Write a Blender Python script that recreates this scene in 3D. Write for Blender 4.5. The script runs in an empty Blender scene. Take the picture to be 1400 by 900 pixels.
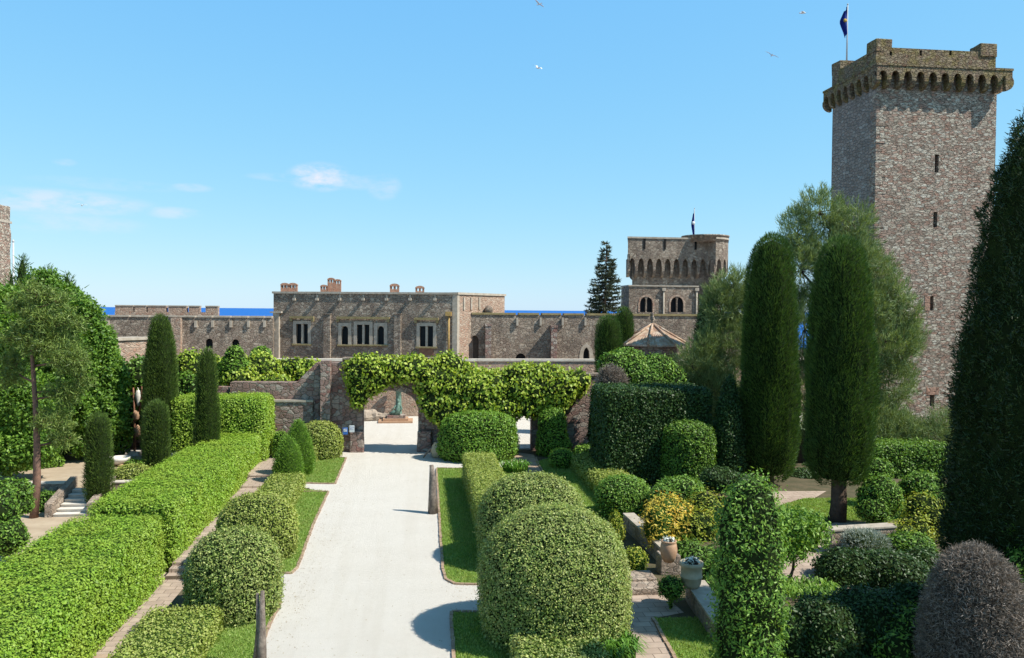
import bpy, bmesh, random
import numpy as np
from math import *
from mathutils import Vector, Matrix
rng = np.random.default_rng(7)
random.seed(7)
SC = bpy.context.scene
COL = SC.collection

# ------------------------------------------------------------------ camera
F = 1100.0; CH = 10.0
yaw = atan(127/1100); pitch = atan(26/1100); roll = radians(.46)
Rm = Matrix.Rotation(-yaw, 3, 'Z') @ Matrix.Rotation(pi/2-pitch, 3, 'X') @ Matrix.Rotation(roll, 3, 'Z')
CAM = Vector((0, 0, CH))
cd = bpy.data.cameras.new('camera'); cam = bpy.data.objects.new('camera', cd); COL.objects.link(cam)
cam.matrix_world = Matrix.Translation(CAM) @ Rm.to_4x4()
cd.sensor_width = 36; cd.lens = 36*F/1400; cd.clip_start = .1; cd.clip_end = 120000
SC.camera = cam
# ------------------------------------------------------------------ light
SUN_EL = radians(50); SUN_A = radians(23)       # sun to the right, a little behind the camera
sd = Vector((cos(SUN_A)*cos(SUN_EL), -sin(SUN_A)*cos(SUN_EL), sin(SUN_EL)))
w = bpy.data.worlds.new('World'); SC.world = w; w.use_nodes = True
nt = w.node_tree; bg = nt.nodes['Background']
sky = nt.nodes.new('ShaderNodeTexSky'); sky.sky_type = 'NISHITA'; sky.sun_disc = False
sky.sun_elevation = SUN_EL; sky.sun_rotation = radians(90)+SUN_A
sky.air_density = 1.0; sky.dust_density = .15; sky.ozone_density = 2.6; sky.altitude = 20
bg.inputs[1].default_value = .1
sl = bpy.data.lights.new('sun', 'SUN'); sl.energy = 4.6; sl.angle = radians(.5); sl.color = (1, .95, .84)
so = bpy.data.objects.new('sun', sl); COL.objects.link(so); so.rotation_euler = sd.to_track_quat('Z', 'Y').to_euler()
so.location = (60, -20, 80)
SC.view_settings.view_transform = 'Standard'; SC.view_settings.look = 'None'
SC.view_settings.exposure = .55; SC.view_settings.gamma = 1
SC.view_settings.use_curve_mapping = False

# deeper, more cyan air than the stock sky: per channel response
_sp = nt.nodes.new('ShaderNodeSeparateColor'); _cb = nt.nodes.new('ShaderNodeCombineColor'); nt.links.new(sky.outputs[0], _sp.inputs[0])
for _i, (_k, _p) in enumerate(((1.18, .68), (2.79, .39), (5.85, .09))):
    _a = nt.nodes.new('ShaderNodeMath'); _a.operation = 'POWER'; _a.inputs[1].default_value = _p; nt.links.new(_sp.outputs[_i], _a.inputs[0])
    _b = nt.nodes.new('ShaderNodeMath'); _b.operation = 'MULTIPLY'; _b.inputs[1].default_value = _k; nt.links.new(_a.outputs[0], _b.inputs[0]); _c = nt.nodes.new('ShaderNodeMath'); _c.operation = 'MULTIPLY'; nt.links.new(_b.outputs[0], _c.inputs[0])
    if _i == 0:      # the deep part of the sky overhead stays darker than the band near the horizon
        _mr = nt.nodes.new('ShaderNodeMapRange'); _mr.interpolation_type = 'SMOOTHSTEP'; nt.links.new(_sp.outputs[1], _mr.inputs[0])
        for _j, _x in enumerate((.9, 2.25, .10, 1)): _mr.inputs[_j+1].default_value = _x
    _d = nt.nodes.new('ShaderNodeMapRange'); nt.links.new(_mr.outputs[0], _d.inputs[0]); _d.inputs[3].default_value = (.38, .09, 0)[_i]
    nt.links.new(_d.outputs[0], _c.inputs[1]); nt.links.new(_c.outputs[0], _cb.inputs[_i])
SKYCOL = _cb.outputs[0]

# ------------------------------------------------------------------ measuring the photo
def ray(x, y): return Rm @ Vector(((x-700)/F, -(y-450)/F, -1))
def G(x, y, z=0.):
    r = ray(x, y); return CAM + r*((z-CH)/r.z)
def DY(x, y, Y):
    r = ray(x, y); return CAM + r*(Y/r.y)
def P(x, y, d): return CAM + ray(x, y)*d
def dep(p): return -(Rm.transposed() @ (Vector(p)-CAM)).z

# clouds: thin wisps fixed in the sky dome
def cloud_nodes():
    N = nt.nodes; L = nt.links
    tc = N.new('ShaderNodeTexCoord')
    nz = N.new('ShaderNodeTexNoise'); nz.inputs['Scale'].default_value = 26; nz.inputs['Detail'].default_value = 7; nz.inputs['Roughness'].default_value = .6
    mp = N.new('ShaderNodeMapping'); mp.inputs['Scale'].default_value = (1, 1, 2.6)
    L.new(tc.outputs['Generated'], mp.inputs[0]); L.new(mp.outputs[0], nz.inputs[0])
    total = None
    for (x, y, wx, wy, s) in [(437, 242, 42, 19, 1.15), (470, 248, 60, 12, .35), (525, 256, 24, 18, .4), (75, 276, 110, 16, .6), (20, 272, 70, 14, .5), (150, 252, 90, 8, .18), (262, 257, 26, 6, .42), (235, 291, 38, 8, .45), (90, 305, 90, 14, .3), (88, 222, 14, 5, .3), (390, 243, 50, 6, .3)]:
        c = ray(x, y).normalized()
        ux = Vector((c.y, -c.x, 0)).normalized(); uz = ux.cross(c).normalized()
        sub = N.new('ShaderNodeVectorMath'); sub.operation = 'SUBTRACT'; sub.inputs[1].default_value = c
        L.new(tc.outputs['Generated'], sub.inputs[0])
        acc = None
        for ax, wd in ((ux, wx), (uz, wy)):
            d = N.new('ShaderNodeVectorMath'); d.operation = 'DOT_PRODUCT'; d.inputs[1].default_value = ax*(F/wd)
            L.new(sub.outputs[0], d.inputs[0])
            m = N.new('ShaderNodeMath'); m.operation = 'MULTIPLY'; L.new(d.outputs['Value'], m.inputs[0]); L.new(d.outputs['Value'], m.inputs[1])
            if acc is None: acc = m
            else:
                a = N.new('ShaderNodeMath'); a.operation = 'ADD'; L.new(acc.outputs[0], a.inputs[0]); L.new(m.outputs[0], a.inputs[1]); acc = a
        mr = N.new('ShaderNodeMapRange'); mr.interpolation_type = 'SMOOTHSTEP'; L.new(acc.outputs[0], mr.inputs[0])
        mr.inputs[1].default_value = 1.3; mr.inputs[2].default_value = 0; mr.inputs[3].default_value = 0; mr.inputs[4].default_value = s
        # only the hemisphere near the cloud
        if total is None: total = mr
        else:
            a = N.new('ShaderNodeMath'); a.operation = 'MAXIMUM'; L.new(total.outputs[0], a.inputs[0]); L.new(mr.outputs[0], a.inputs[1]); total = a
    r = N.new('ShaderNodeMapRange'); L.new(nz.outputs[0], r.inputs[0]); r.inputs[1].default_value = .36; r.inputs[2].default_value = .62
    mul = N.new('ShaderNodeMath'); mul.operation = 'MULTIPLY'; L.new(total.outputs[0], mul.inputs[0]); L.new(r.outputs[0], mul.inputs[1]); mul.use_clamp = True
    mx = N.new('ShaderNodeMix'); mx.data_type = 'RGBA'; L.new(mul.outputs[0], mx.inputs['Factor'])
    L.new(SKYCOL, mx.inputs['A']); mx.inputs['B'].default_value = (5.6, 6.0, 6.8, 1)
    L.new(mx.outputs['Result'], bg.inputs[0])
cloud_nodes()

# ------------------------------------------------------------------ mesh tools
def noise3(p, s=1., seed=0):
    r = np.random.default_rng(seed+100); out = np.zeros(len(p)); amp = 1.; tot = 0
    for o in range(3):
        k = r.normal(size=(4, 3))*s*(1.9**o); ph = r.uniform(0, 6.28, 4)
        out += amp*np.sin(p@k.T+ph).mean(1)*1.4; tot += amp; amp *= .55
    return out/tot
def unit(v): return v/np.maximum(np.linalg.norm(v, axis=1, keepdims=True), 1e-9)

class MB:
    """collects polygons; build() links them as one mesh object"""
    def __init__(s): s.v = []; s.nv = 0; s.f = []; s.m = []; s.sm = []
    def add(s, v, faces, mat=0, smooth=False):
        v = np.asarray(v, float).reshape(-1, 3); b = s.nv; s.v.append(v); s.nv += len(v)
        if isinstance(faces, np.ndarray): fs = [faces]
        else:
            d = {}
            for f in faces: d.setdefault(len(f), []).append(f)
            fs = [np.array(x) for x in d.values()]
        for a in fs: s.f.append(a+b); s.m.append(mat); s.sm.append(smooth)
        return s
    def box(s, x0, x1, y0, y1, z0, z1, mat=0, M=None):
        v = np.array([(x, y, z) for z in (z0, z1) for y in (y0, y1) for x in (x0, x1)], float)
        if M is not None: v = xf(v, M)
        return s.add(v, [(0, 2, 3, 1), (4, 5, 7, 6), (0, 1, 5, 4), (2, 6, 7, 3), (0, 4, 6, 2), (1, 3, 7, 5)], mat)
    def prism(s, poly, z0, z1, mat=0, M=None):
        n = len(poly); v = [(p[0], p[1], z0) for p in poly]+[(p[0], p[1], z1) for p in poly]
        v = np.array(v, float)
        if M is not None: v = xf(v, M)
        return s.add(v, [tuple(range(n-1, -1, -1)), tuple(range(n, 2*n))]+[(i, (i+1) % n, (i+1) % n+n, i+n) for i in range(n)], mat)
    def lathe(s, prof, c=(0, 0, 0), n=20, mat=0, smooth=True, wob=0, M=None, caps=True):
        a = np.arange(n)*2*pi/n; v = []
        for k, (r, z) in enumerate(prof):
            rr = r*(1+wob*np.sin(a*3+k*.7)*.5+wob*np.sin(a*2+k*1.3+1)*.5) if wob else r+0*a
            v.append(np.stack([c[0]+rr*np.cos(a), c[1]+rr*np.sin(a), c[2]+z+0*a], 1))
        v = np.concatenate(v); m = len(prof); f = []
        if M is not None: v = xf(v, M)
        for k in range(m-1):
            for i in range(n): j = (i+1) % n; f.append((k*n+i, k*n+j, (k+1)*n+j, (k+1)*n+i))
        if caps: f.append(tuple(range(n-1, -1, -1))); f.append(tuple(range((m-1)*n, m*n)))
        return s.add(v, f, mat, smooth)
    def tube(s, pts, rad, n=7, mat=0, wob=0):
        pts = [Vector(p) for p in pts]; m = len(pts); v = []; ref = Vector((.3, .2, .9)).normalized()
        for k in range(m):
            t = (pts[min(k+1, m-1)]-pts[max(k-1, 0)]).normalized()
            if abs(t.dot(ref)) > .95: ref2 = Vector((1, 0, 0))
            else: ref2 = ref
            a = t.cross(ref2).normalized(); b = t.cross(a); r = rad[k] if hasattr(rad, '__len__') else rad
            for i in range(n):
                th = 2*pi*i/n; q = r*(1+wob*sin(i*2.3+k*1.7)); v.append(pts[k]+(a*cos(th)+b*sin(th))*q)
        f = [(k*n+i, k*n+(i+1) % n, (k+1)*n+(i+1) % n, (k+1)*n+i) for k in range(m-1) for i in range(n)]
        f += [tuple(range(n-1, -1, -1)), tuple(range((m-1)*n, m*n))]
        return s.add([tuple(x) for x in v], f, mat, True)
    def build(s, name, mats, parent=None, origin=None, props=None):
        v = np.concatenate(s.v); o = Vector(origin) if origin is not None else (parent_loc(parent) if parent else Vector((0, 0, 0)))
        v = v-np.array(o)
        me = bpy.data.meshes.new(name); me.vertices.add(len(v)); me.vertices.foreach_set('co', v.astype(np.float32).ravel())
        lens = np.concatenate([np.full(len(a), a.shape[1]) for a in s.f]); loops = np.concatenate([a.ravel() for a in s.f])
        mi = np.concatenate([np.full(len(a), m) for a, m in zip(s.f, s.m)]); sm = np.concatenate([np.full(len(a), q) for a, q in zip(s.f, s.sm)])
        me.loops.add(len(loops)); me.loops.foreach_set('vertex_index', loops.astype(np.int32))
        me.polygons.add(len(lens)); me.polygons.foreach_set('loop_start', np.concatenate([[0], np.cumsum(lens)[:-1]]).astype(np.int32))
        me.polygons.foreach_set('loop_total', lens.astype(np.int32))
        me.polygons.foreach_set('material_index', mi.astype(np.int32)); me.polygons.foreach_set('use_smooth', sm.astype(bool))
        me.update(calc_edges=True); me.validate()
        for m in (mats if isinstance(mats, (list, tuple)) else [mats]): me.materials.append(m)
        ob = bpy.data.objects.new(name, me); COL.objects.link(ob)
        if parent: ob.parent = parent
        if parent and origin is not None: ob.location = o-parent_loc(parent)
        elif not parent: ob.location = o
        return ob
def parent_loc(p):
    l = Vector((0, 0, 0))
    while p is not None: l += p.location; p = p.parent
    return l
def xf(v, M):
    A = np.array(M.to_3x3()); return v@A.T+np.array(M.translation)
def tag(o, label=None, cat=None, group=None, kind=None):
    if label: o['label'] = label
    if cat: o['category'] = cat
    if group: o['group'] = group
    if kind: o['kind'] = kind
    return o
def thing(name, label, cat, loc, group=None):
    o = bpy.data.objects.new(name, None); COL.objects.link(o); o.location = loc; o.empty_display_size = .3
    return tag(o, label, cat, group)

# ------------------------------------------------------------------ materials
def new_mat(name):
    m = bpy.data.materials.new(name); m.use_nodes = True; t = m.node_tree; b = t.nodes['Principled BSDF']
    return m, t, b
def ramp(t, src, stops, interp='LINEAR'):
    r = t.nodes.new('ShaderNodeValToRGB'); r.color_ramp.interpolation = interp; e = r.color_ramp.elements
    while len(e) < len(stops): e.new(.5)
    for q, (p, c) in zip(e, stops): q.position = p; q.color = (*c, 1)
    t.links.new(src, r.inputs[0]); return r
def nz(t, scale, detail=4, rough=.55, vec=None, dist=0):
    n = t.nodes.new('ShaderNodeTexNoise'); n.inputs['Scale'].default_value = scale; n.inputs['Detail'].default_value = detail; n.inputs['Roughness'].default_value = rough
    n.inputs['Distortion'].default_value = dist
    if vec is None: vec = t.nodes.new('ShaderNodeTexCoord').outputs['Object']
    t.links.new(vec, n.inputs[0]); return n
def mixc(t, f, a, b, mode='MIX'):
    m = t.nodes.new('ShaderNodeMix'); m.data_type = 'RGBA'; m.blend_type = mode
    for s, v in (('Factor', f), ('A', a), ('B', b)):
        if isinstance(v, (int, float)): m.inputs[s].default_value = v
        elif isinstance(v, tuple): m.inputs[s].default_value = (*v, 1)
        else: t.links.new(v, m.inputs[s])
    return m.outputs['Result']
def maprange(t, src, a, b, c=0., d=1.):
    r = t.nodes.new('ShaderNodeMapRange'); t.links.new(src, r.inputs[0])
    for i, x in enumerate((a, b, c, d)): r.inputs[i+1].default_value = x
    return r.outputs[0]
def bump(t, b, h, strength, dist, prev=None):
    n = t.nodes.new('ShaderNodeBump'); n.inputs['Strength'].default_value = strength; n.inputs['Distance'].default_value = dist
    t.links.new(h, n.inputs['Height'])
    if prev is not None: t.links.new(prev, n.inputs['Normal'])
    if b is not None: t.links.new(n.outputs[0], b.inputs['Normal'])
    return n.outputs[0]
def set_spec(b, s): b.inputs['Specular IOR Level'].default_value = s

def plain(name, c1, c2=None, rough=.8, scale=6, bstr=.3, bdist=.02, spec=.25, metal=0):
    m, t, b = new_mat(name); c2 = c2 or tuple(x*.7 for x in c1)
    n = nz(t, scale, 6); r = ramp(t, n.outputs[0], [(.3, c2), (.7, c1)]); t.links.new(r.outputs[0], b.inputs['Base Color'])
    b.inputs['Roughness'].default_value = rough; set_spec(b, spec); b.inputs['Metallic'].default_value = metal
    if bstr: bump(t, b, nz(t, scale*5, 5).outputs[0], bstr, bdist)
    return m

def stone_mat(name, stops, mortar, scale=2.6, squash=1.5, mw=.05, bstr=.8, bdist=.08, stain=(.16, .14, .12), stainf=.45, moss=None, rnd=1., streak=.35):
    """rubble masonry: 3D Voronoi stones with raked mortar"""
    m, t, b = new_mat(name); N = t.nodes; L = t.links
    tc = N.new('ShaderNodeTexCoord'); mp = N.new('ShaderNodeMapping'); mp.inputs['Scale'].default_value = (1, 1, squash); L.new(tc.outputs['Object'], mp.inputs[0])
    wn = nz(t, 1.7, 3, .6, mp.outputs[0]); ad = N.new('ShaderNodeVectorMath'); ad.operation = 'MULTIPLY_ADD'
    L.new(wn.outputs['Color'], ad.inputs[0]); ad.inputs[1].default_value = (.35, .35, .35); L.new(mp.outputs[0], ad.inputs[2])
    vs = []
    for feat in ('F1', 'DISTANCE_TO_EDGE'):
        v = N.new('ShaderNodeTexVoronoi'); v.feature = feat; v.inputs['Scale'].default_value = scale; v.inputs['Randomness'].default_value = rnd
        L.new(ad.outputs[0], v.inputs['Vector']); vs.append(v)
    sep = N.new('ShaderNodeSeparateColor'); L.new(vs[0].outputs['Color'], sep.inputs[0])
    r = ramp(t, sep.outputs[0], stops, 'CONSTANT' if len(stops) > 5 else 'LINEAR')
    fine = nz(t, 14, 5, .65, tc.outputs['Object'])
    c = mixc(t, .55, r.outputs[0], mixc(t, fine.outputs[0], (.12, .12, .12), (1.5, 1.45, 1.4)), 'MULTIPLY')
    c = mixc(t, .35, c, r.outputs[0])
    edge = maprange(t, vs[1].outputs['Distance'], 0, mw, 1, 0)
    c = mixc(t, edge, c, mortar)
    big = nz(t, .35, 6, .65, tc.outputs['Object'])
    c = mixc(t, maprange(t, big.outputs[0], .45, .7, 0, stainf), c, stain)
    ms = N.new('ShaderNodeMapping'); ms.inputs['Scale'].default_value = (1.6, 1.6, .16); L.new(tc.outputs['Object'], ms.inputs[0]); sk = nz(t, 1, 5, .6, ms.outputs[0])
    c = mixc(t, maprange(t, sk.outputs[0], .52, .72, 0, streak), c, stain)
    c = mixc(t, maprange(t, sk.outputs[0], .46, .28, 0, streak*.6), c, tuple(min(.7, x*1.25) for x in mortar))
    if moss:
        mo = nz(t, 1.1, 6, .7, tc.outputs['Object']); c = mixc(t, maprange(t, mo.outputs[0], .45, .62, 0, .7), c, moss)
    L.new(c, b.inputs['Base Color']); b.inputs['Roughness'].default_value = .9; set_spec(b, .15)
    h = maprange(t, vs[1].outputs['Distance'], 0, mw*2.2, 0, 1)
    n1 = bump(t, None, h, bstr, bdist); h2 = nz(t, 9, 6, .7, tc.outputs['Object'])
    n2 = bump(t, None, h2.outputs[0], bstr, bdist*1.2, n1)
    h3 = sep.outputs[1]; bump(t, b, h3, bstr*.6, bdist*.8, n2)
    return m

TOWER = stone_mat('tower_rubble', [(0, (.46, .36, .29)), (.2, (.66, .54, .44)), (.42, (.57, .40, .32)), (.6, (.73, .63, .51)), (.75, (.49, .31, .24)), (.88, (.78, .70, .59)), (1, (.57, .49, .42))], (.34, .28, .22), 2.7, 2.4, .06, 1, .2, stain=(.2, .17, .14), stainf=.2)
TOWERTOP = stone_mat('mossy_rubble', [(0, (.28, .20, .14)), (.4, (.38, .30, .20)), (.7, (.27, .16, .11)), (1, (.46, .38, .26))], (.19, .15, .10), 3.0, 2.0, .06, .9, .12, moss=(.26, .21, .06), stainf=.3)
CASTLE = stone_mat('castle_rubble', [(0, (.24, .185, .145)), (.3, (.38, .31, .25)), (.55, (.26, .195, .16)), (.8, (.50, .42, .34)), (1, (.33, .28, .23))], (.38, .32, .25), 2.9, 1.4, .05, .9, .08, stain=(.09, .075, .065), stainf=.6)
CASTLE_SUN = stone_mat('sunlit_castle_rubble', [(0, (.36, .24, .18)), (.4, (.48, .36, .28)), (.7, (.37, .22, .16)), (1, (.52, .42, .34))], (.40, .33, .26), 3.0, 1.5, .07, .7, .06, stainf=.12)  # castle rubble lightened, sunlight put into the stone colour of sunny faces
GATE = stone_mat('gate_masonry', [(0, (.24, .15, .13)), (.3, (.34, .25, .22)), (.55, (.27, .14, .12)), (.8, (.44, .39, .34)), (1, (.31, .23, .20))], (.20, .16, .13), 2.3, 1.5, .05, .8, .07, rnd=.75, stainf=.3)
LOWWALL = stone_mat('low_wall_rubble', [(0, (.26, .20, .16)), (.5, (.38, .30, .24)), (1, (.45, .37, .30))], (.30, .26, .21), 3.2, 1.4, .05, .8, .05)
TRIM = plain('pale_dressed_stone', (.48, .42, .35), (.33, .28, .22), .85, 3, .4, .02)
MOSSTRIM = plain('mossy_ledge_stone', (.33, .27, .14), (.22, .17, .08), .9, 3, .5, .03)
COPING = plain('white_coping_stone', (.62, .57, .5), (.45, .40, .34), .8, 2, .3, .02)
DARKIN = plain('dark_interior', (.012, .012, .012), (.008, .008, .009), .9, 2, 0)
def glass_dark():
    m, t, b = new_mat('window_glass'); b.inputs['Base Color'].default_value = (.015, .018, .022, 1); b.inputs['Roughness'].default_value = .3; set_spec(b, .12); return m
GLASS = glass_dark()
WOODM = plain('brown_shutter_wood', (.27, .15, .09), (.18, .09, .06), .7, 4, .3, .01)
DOORW = plain('weathered_door_wood', (.10, .07, .05), (.06, .045, .035), .8, 4, .3, .01)
BRICK = stone_mat('chimney_brick', [(0, (.42, .20, .13)), (.5, (.5, .27, .18)), (1, (.36, .17, .11))], (.45, .36, .28), 5, 2.4, .06, .5, .03, rnd=.5)
TILE = stone_mat('roof_tiles', [(0, (.42, .27, .17)), (.3, (.55, .42, .31)), (.6, (.38, .22, .15)), (1, (.62, .52, .42))], (.25, .17, .12), 3.2, 1.0, .03, .3, .03, stainf=.2)
TERRA = plain('terracotta', (.47, .30, .19), (.36, .21, .13), .75, 5, .3, .01)
PALETERRA = plain('pale_terracotta', (.50, .42, .30), (.34, .29, .19), .8, 4, .3, .01)
BRONZE = plain('verdigris_bronze', (.17, .28, .23), (.08, .14, .11), .6, 6, .3, .02, metal=.2)
MARBLE = plain('white_stone', (.72, .68, .62), (.56, .52, .46), .7, 4, .3, .01)
ROCK = plain('garden_rock', (.45, .37, .29), (.25, .2, .16), .9, 2.5, .8, .06)
DRIFT = plain('grey_driftwood', (.34, .28, .23), (.13, .10, .085), .9, 7, 1, .05)
METALG = plain('painted_metal', (.55, .56, .58), (.45, .46, .48), .45, 4, 0)
BIRDW = plain('gull_white', (.75, .75, .75), (.6, .6, .6), .8, 4, 0)
BIRDG = plain('gull_grey_wing', (.66, .67, .70), (.55, .56, .6), .8, 4, 0)

def leaf_mat(name, a, bb, c, trans=.3, rough=.5, spec=.35, patch=.35, patchc=None, pscale=.9):
    m, t, b = new_mat(name); N = t.nodes; L = t.links
    g = N.new('ShaderNodeNewGeometry')
    r = ramp(t, g.outputs['Random Per Island'], [(0, a), (.55, bb), (1, c)])
    n = nz(t, pscale, 4, .6)
    col = mixc(t, maprange(t, n.outputs[0], .38, .68, 0, patch), r.outputs[0], patchc or a)
    L.new(col, b.inputs['Base Color']); b.inputs['Roughness'].default_value = rough; set_spec(b, spec)
    tr = N.new('ShaderNodeBsdfTranslucent'); L.new(mixc(t, 1., col, (1.25, 1.15, .55), 'MULTIPLY'), tr.inputs[0])
    mx = N.new('ShaderNodeMixShader'); mx.inputs[0].default_value = trans; L.new(b.outputs[0], mx.inputs[1]); L.new(tr.outputs[0], mx.inputs[2])
    L.new(mx.outputs[0], N['Material Output'].inputs[0]); return m
L_HEDGE = leaf_mat('laurel_leaf', (0.13, 0.25, 0.02), (0.25, 0.43, 0.04), (0.38, 0.54, 0.08), .35, patch=.55, patchc=(.36, .44, .07), pscale=.7)
L_HEDGE_Y = leaf_mat('yellow_hedge_leaf', (0.20, 0.27, 0.04), (0.34, 0.42, 0.08), (0.52, 0.53, 0.17), .3, patchc=(.16, .20, .05))
L_BOX = leaf_mat('box_leaf', (0.10, 0.17, 0.03), (0.26, 0.36, 0.07), (0.52, 0.55, 0.19), .25, patchc=(.26, .24, .11), pscale=1.6)
L_YEW = leaf_mat('yew_needle', (0.09, 0.20, 0.022), (0.18, 0.33, 0.035), (0.28, 0.45, 0.06), .25)
L_CYP = leaf_mat('cypress_scale_leaf', (0.03, 0.07, 0.014), (0.07, 0.145, 0.025), (0.15, 0.25, 0.05), .2, patch=.5)
L_CYPL = leaf_mat('olive_cypress_leaf', (.05, .09, .02), (.10, .17, .03), (.18, .26, .05), .2, patch=.5)
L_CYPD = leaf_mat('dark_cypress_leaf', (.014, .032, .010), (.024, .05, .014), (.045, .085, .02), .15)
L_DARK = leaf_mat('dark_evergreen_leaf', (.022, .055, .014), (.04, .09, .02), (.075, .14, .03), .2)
L_PINE = leaf_mat('aleppo_pine_needle', (0.09, 0.14, 0.045), (0.20, 0.28, 0.10), (0.36, 0.44, 0.20), .25, patch=.4)
L_CEDAR = leaf_mat('soft_conifer_leaf', (0.08, 0.13, 0.03), (0.17, 0.25, 0.05), (0.3, 0.38, 0.1), .25)
L_FIR = leaf_mat('fir_needle', (.04, .06, .035), (.08, .10, .06), (.14, .15, .10), .1)
L_TREE = leaf_mat('broadleaf', (0.06, 0.14, 0.02), (0.15, 0.29, 0.035), (0.28, 0.45, 0.07), .35)
L_VINE = leaf_mat('vine_leaf', (0.17, 0.28, 0.025), (0.36, 0.48, 0.05), (0.6, 0.66, 0.13), .35, patch=.2)
L_LAUR = leaf_mat('glossy_leaf', (0.07, 0.16, 0.02), (0.16, 0.31, 0.04), (0.34, 0.52, 0.1), .3, rough=.5, spec=.3)
L_GOLD = leaf_mat('golden_leaf', (.60, .48, .07), (.75, .56, .08), (.70, .38, .05), .3, patch=.5, patchc=(.25, .35, .05))
L_YGR = leaf_mat('lime_leaf', (.20, .28, .03), (.38, .44, .05), (.55, .52, .08), .35)
L_DEAD = leaf_mat('dead_twig', (0.10, 0.08, 0.06), (0.22, 0.175, 0.145), (0.44, 0.38, 0.33), .05, rough=.8)
L_SILV = leaf_mat('silver_leaf', (.22, .26, .22), (.33, .38, .33), (.45, .5, .44), .15)
L_AGAP = leaf_mat('strap_leaf', (.07, .17, .02), (.12, .27, .03), (.22, .40, .06), .3, rough=.35)
C_GREEN = plain('foliage_depth_shade', (.022, .038, .010), (.014, .02, .008), .95, 3, .6, .05, .05)  # near-black cores: shade deep between the leaves put into colour
C_LIGHT = plain('hedge_depth_shade', (.045, .085, .015), (.025, .05, .01), .95, 3, .6, .05, .05)  # core of bright hedges, coloured dim as shade behind the leaves
C_TWIG = plain('twig_depth', (.07, .055, .045), (.035, .028, .022), .95, 5, .8, .05, .05)
BARK = plain('brown_bark', (.14, .10, .075), (.07, .05, .04), .95, 6, .9, .03, .1)
REDBARK = plain('reddish_bark', (.26, .15, .11), (.14, .09, .07), .95, 6, .9, .03, .1)

# ------------------------------------------------------------------ foliage tools
def tri_sample(v, f, n):
    """area weighted points on quads/tris"""
    tr = []
    for q in f:
        if q.shape[1] == 4: tr += [q[:, [0, 1, 2]], q[:, [0, 2, 3]]]
        elif q.shape[1] == 3: tr.append(q)
    T = np.concatenate(tr); a, b, c = v[T[:, 0]], v[T[:, 1]], v[T[:, 2]]
    cr = np.cross(b-a, c-a); ar = np.linalg.norm(cr, axis=1)/2
    if callable(n): n = n(ar.sum())
    idx = rng.choice(len(T), int(n), p=ar/ar.sum()); u, w_ = rng.random((2, int(n), 1)); k = u+w_ > 1; u = np.where(k, 1-u, u); w_ = np.where(k, 1-w_, w_)
    return a[idx]+u*(b-a)[idx]+w_*(c-a)[idx], unit(cr)[idx]
def add_leaves(mb, Pn, N, Ln, W, align=1., up=0., mat=1, droop=0.):
    n = len(Pn); r = unit(rng.normal(size=(n, 3)))
    nn = unit(N*align+r+np.array([0, 0, up]))
    t = unit(np.cross(nn, rng.normal(size=(n, 3)))+np.array([0, 0, -droop])); b = unit(np.cross(nn, t))
    s = rng.uniform(.65, 1.35, (n, 1)); l = t*s*Ln/2; w_ = b*s*W/2
    v = np.stack([Pn-l, Pn+w_-l*.1, Pn+l, Pn-w_-l*.1], 1).reshape(-1, 3)
    mb.add(v, np.arange(4*n).reshape(n, 4), mat)
def add_blades(mb, Pn, D, Ln, W, spread=.5, up=0., mat=1):
    n = len(Pn); d = unit(D+rng.normal(size=(n, 3))*spread+np.array([0, 0, up])); b = unit(np.cross(d, rng.normal(size=(n, 3))))
    s = rng.uniform(.6, 1.4, (n, 1)); l = d*s*Ln; w_ = b*W/2
    v = np.stack([Pn-w_, Pn+w_, Pn+l+w_*.3, Pn+l-w_*.3], 1).reshape(-1, 3)
    mb.add(v, np.arange(4*n).reshape(n, 4), mat)

def rbox(x0, x1, y0, y1, z0, z1, r=.15, step=.35, amp=.05, seed=0, M=None):
    """rounded, slightly uneven box without a bottom"""
    c = np.array([(x0+x1)/2, (y0+y1)/2, (z0+z1)/2]); h = np.array([x1-x0, y1-y0, z1-z0])/2; V = []; Fc = []; nv = 0
    for ax in range(3):
        for sg in (-1, 1):
            if ax == 2 and sg < 0: continue
            u, v_ = [(1, 2), (2, 0), (0, 1)][ax]; nu = max(2, int(2*h[u]/step)); nw = max(2, int(2*h[v_]/step))
            def spaced(n, hh):
                a = np.linspace(-1, 1, n+1)*hh; e = np.array([-hh, -hh+r*.5, -hh+r, hh-r, hh-r*.5, hh]); return np.unique(np.round(np.concatenate([a[(abs(a) < hh-r)], e]), 4))
            A, B = np.meshgrid(spaced(nu, h[u]), spaced(nw, h[v_]), indexing='ij'); p = np.zeros((A.size, 3)); p[:, u] = A.ravel(); p[:, v_] = B.ravel(); p[:, ax] = sg*h[ax]
            na, nb = A.shape; I = np.arange(na*nb).reshape(na, nb)
            q = np.stack([I[:-1, :-1], I[1:, :-1], I[1:, 1:], I[:-1, 1:]], -1).reshape(-1, 4)
            if sg < 0: q = q[:, ::-1]
            V.append(p); Fc.append(q+nv); nv += len(p)
    V = np.concatenate(V); inner = np.clip(V, -(h-r), h-r); inner[:, 2] = np.clip(V[:, 2], -h[2], h[2]-r)
    V = inner+unit(V-inner)*r+c
    d = unit(V-c)*np.array([1, 1, .6]); V = V+d*(noise3(V, 1.3, seed)*amp)[:, None]
    if M is not None: V = xf(V, M)
    return V, np.concatenate(Fc)
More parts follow.
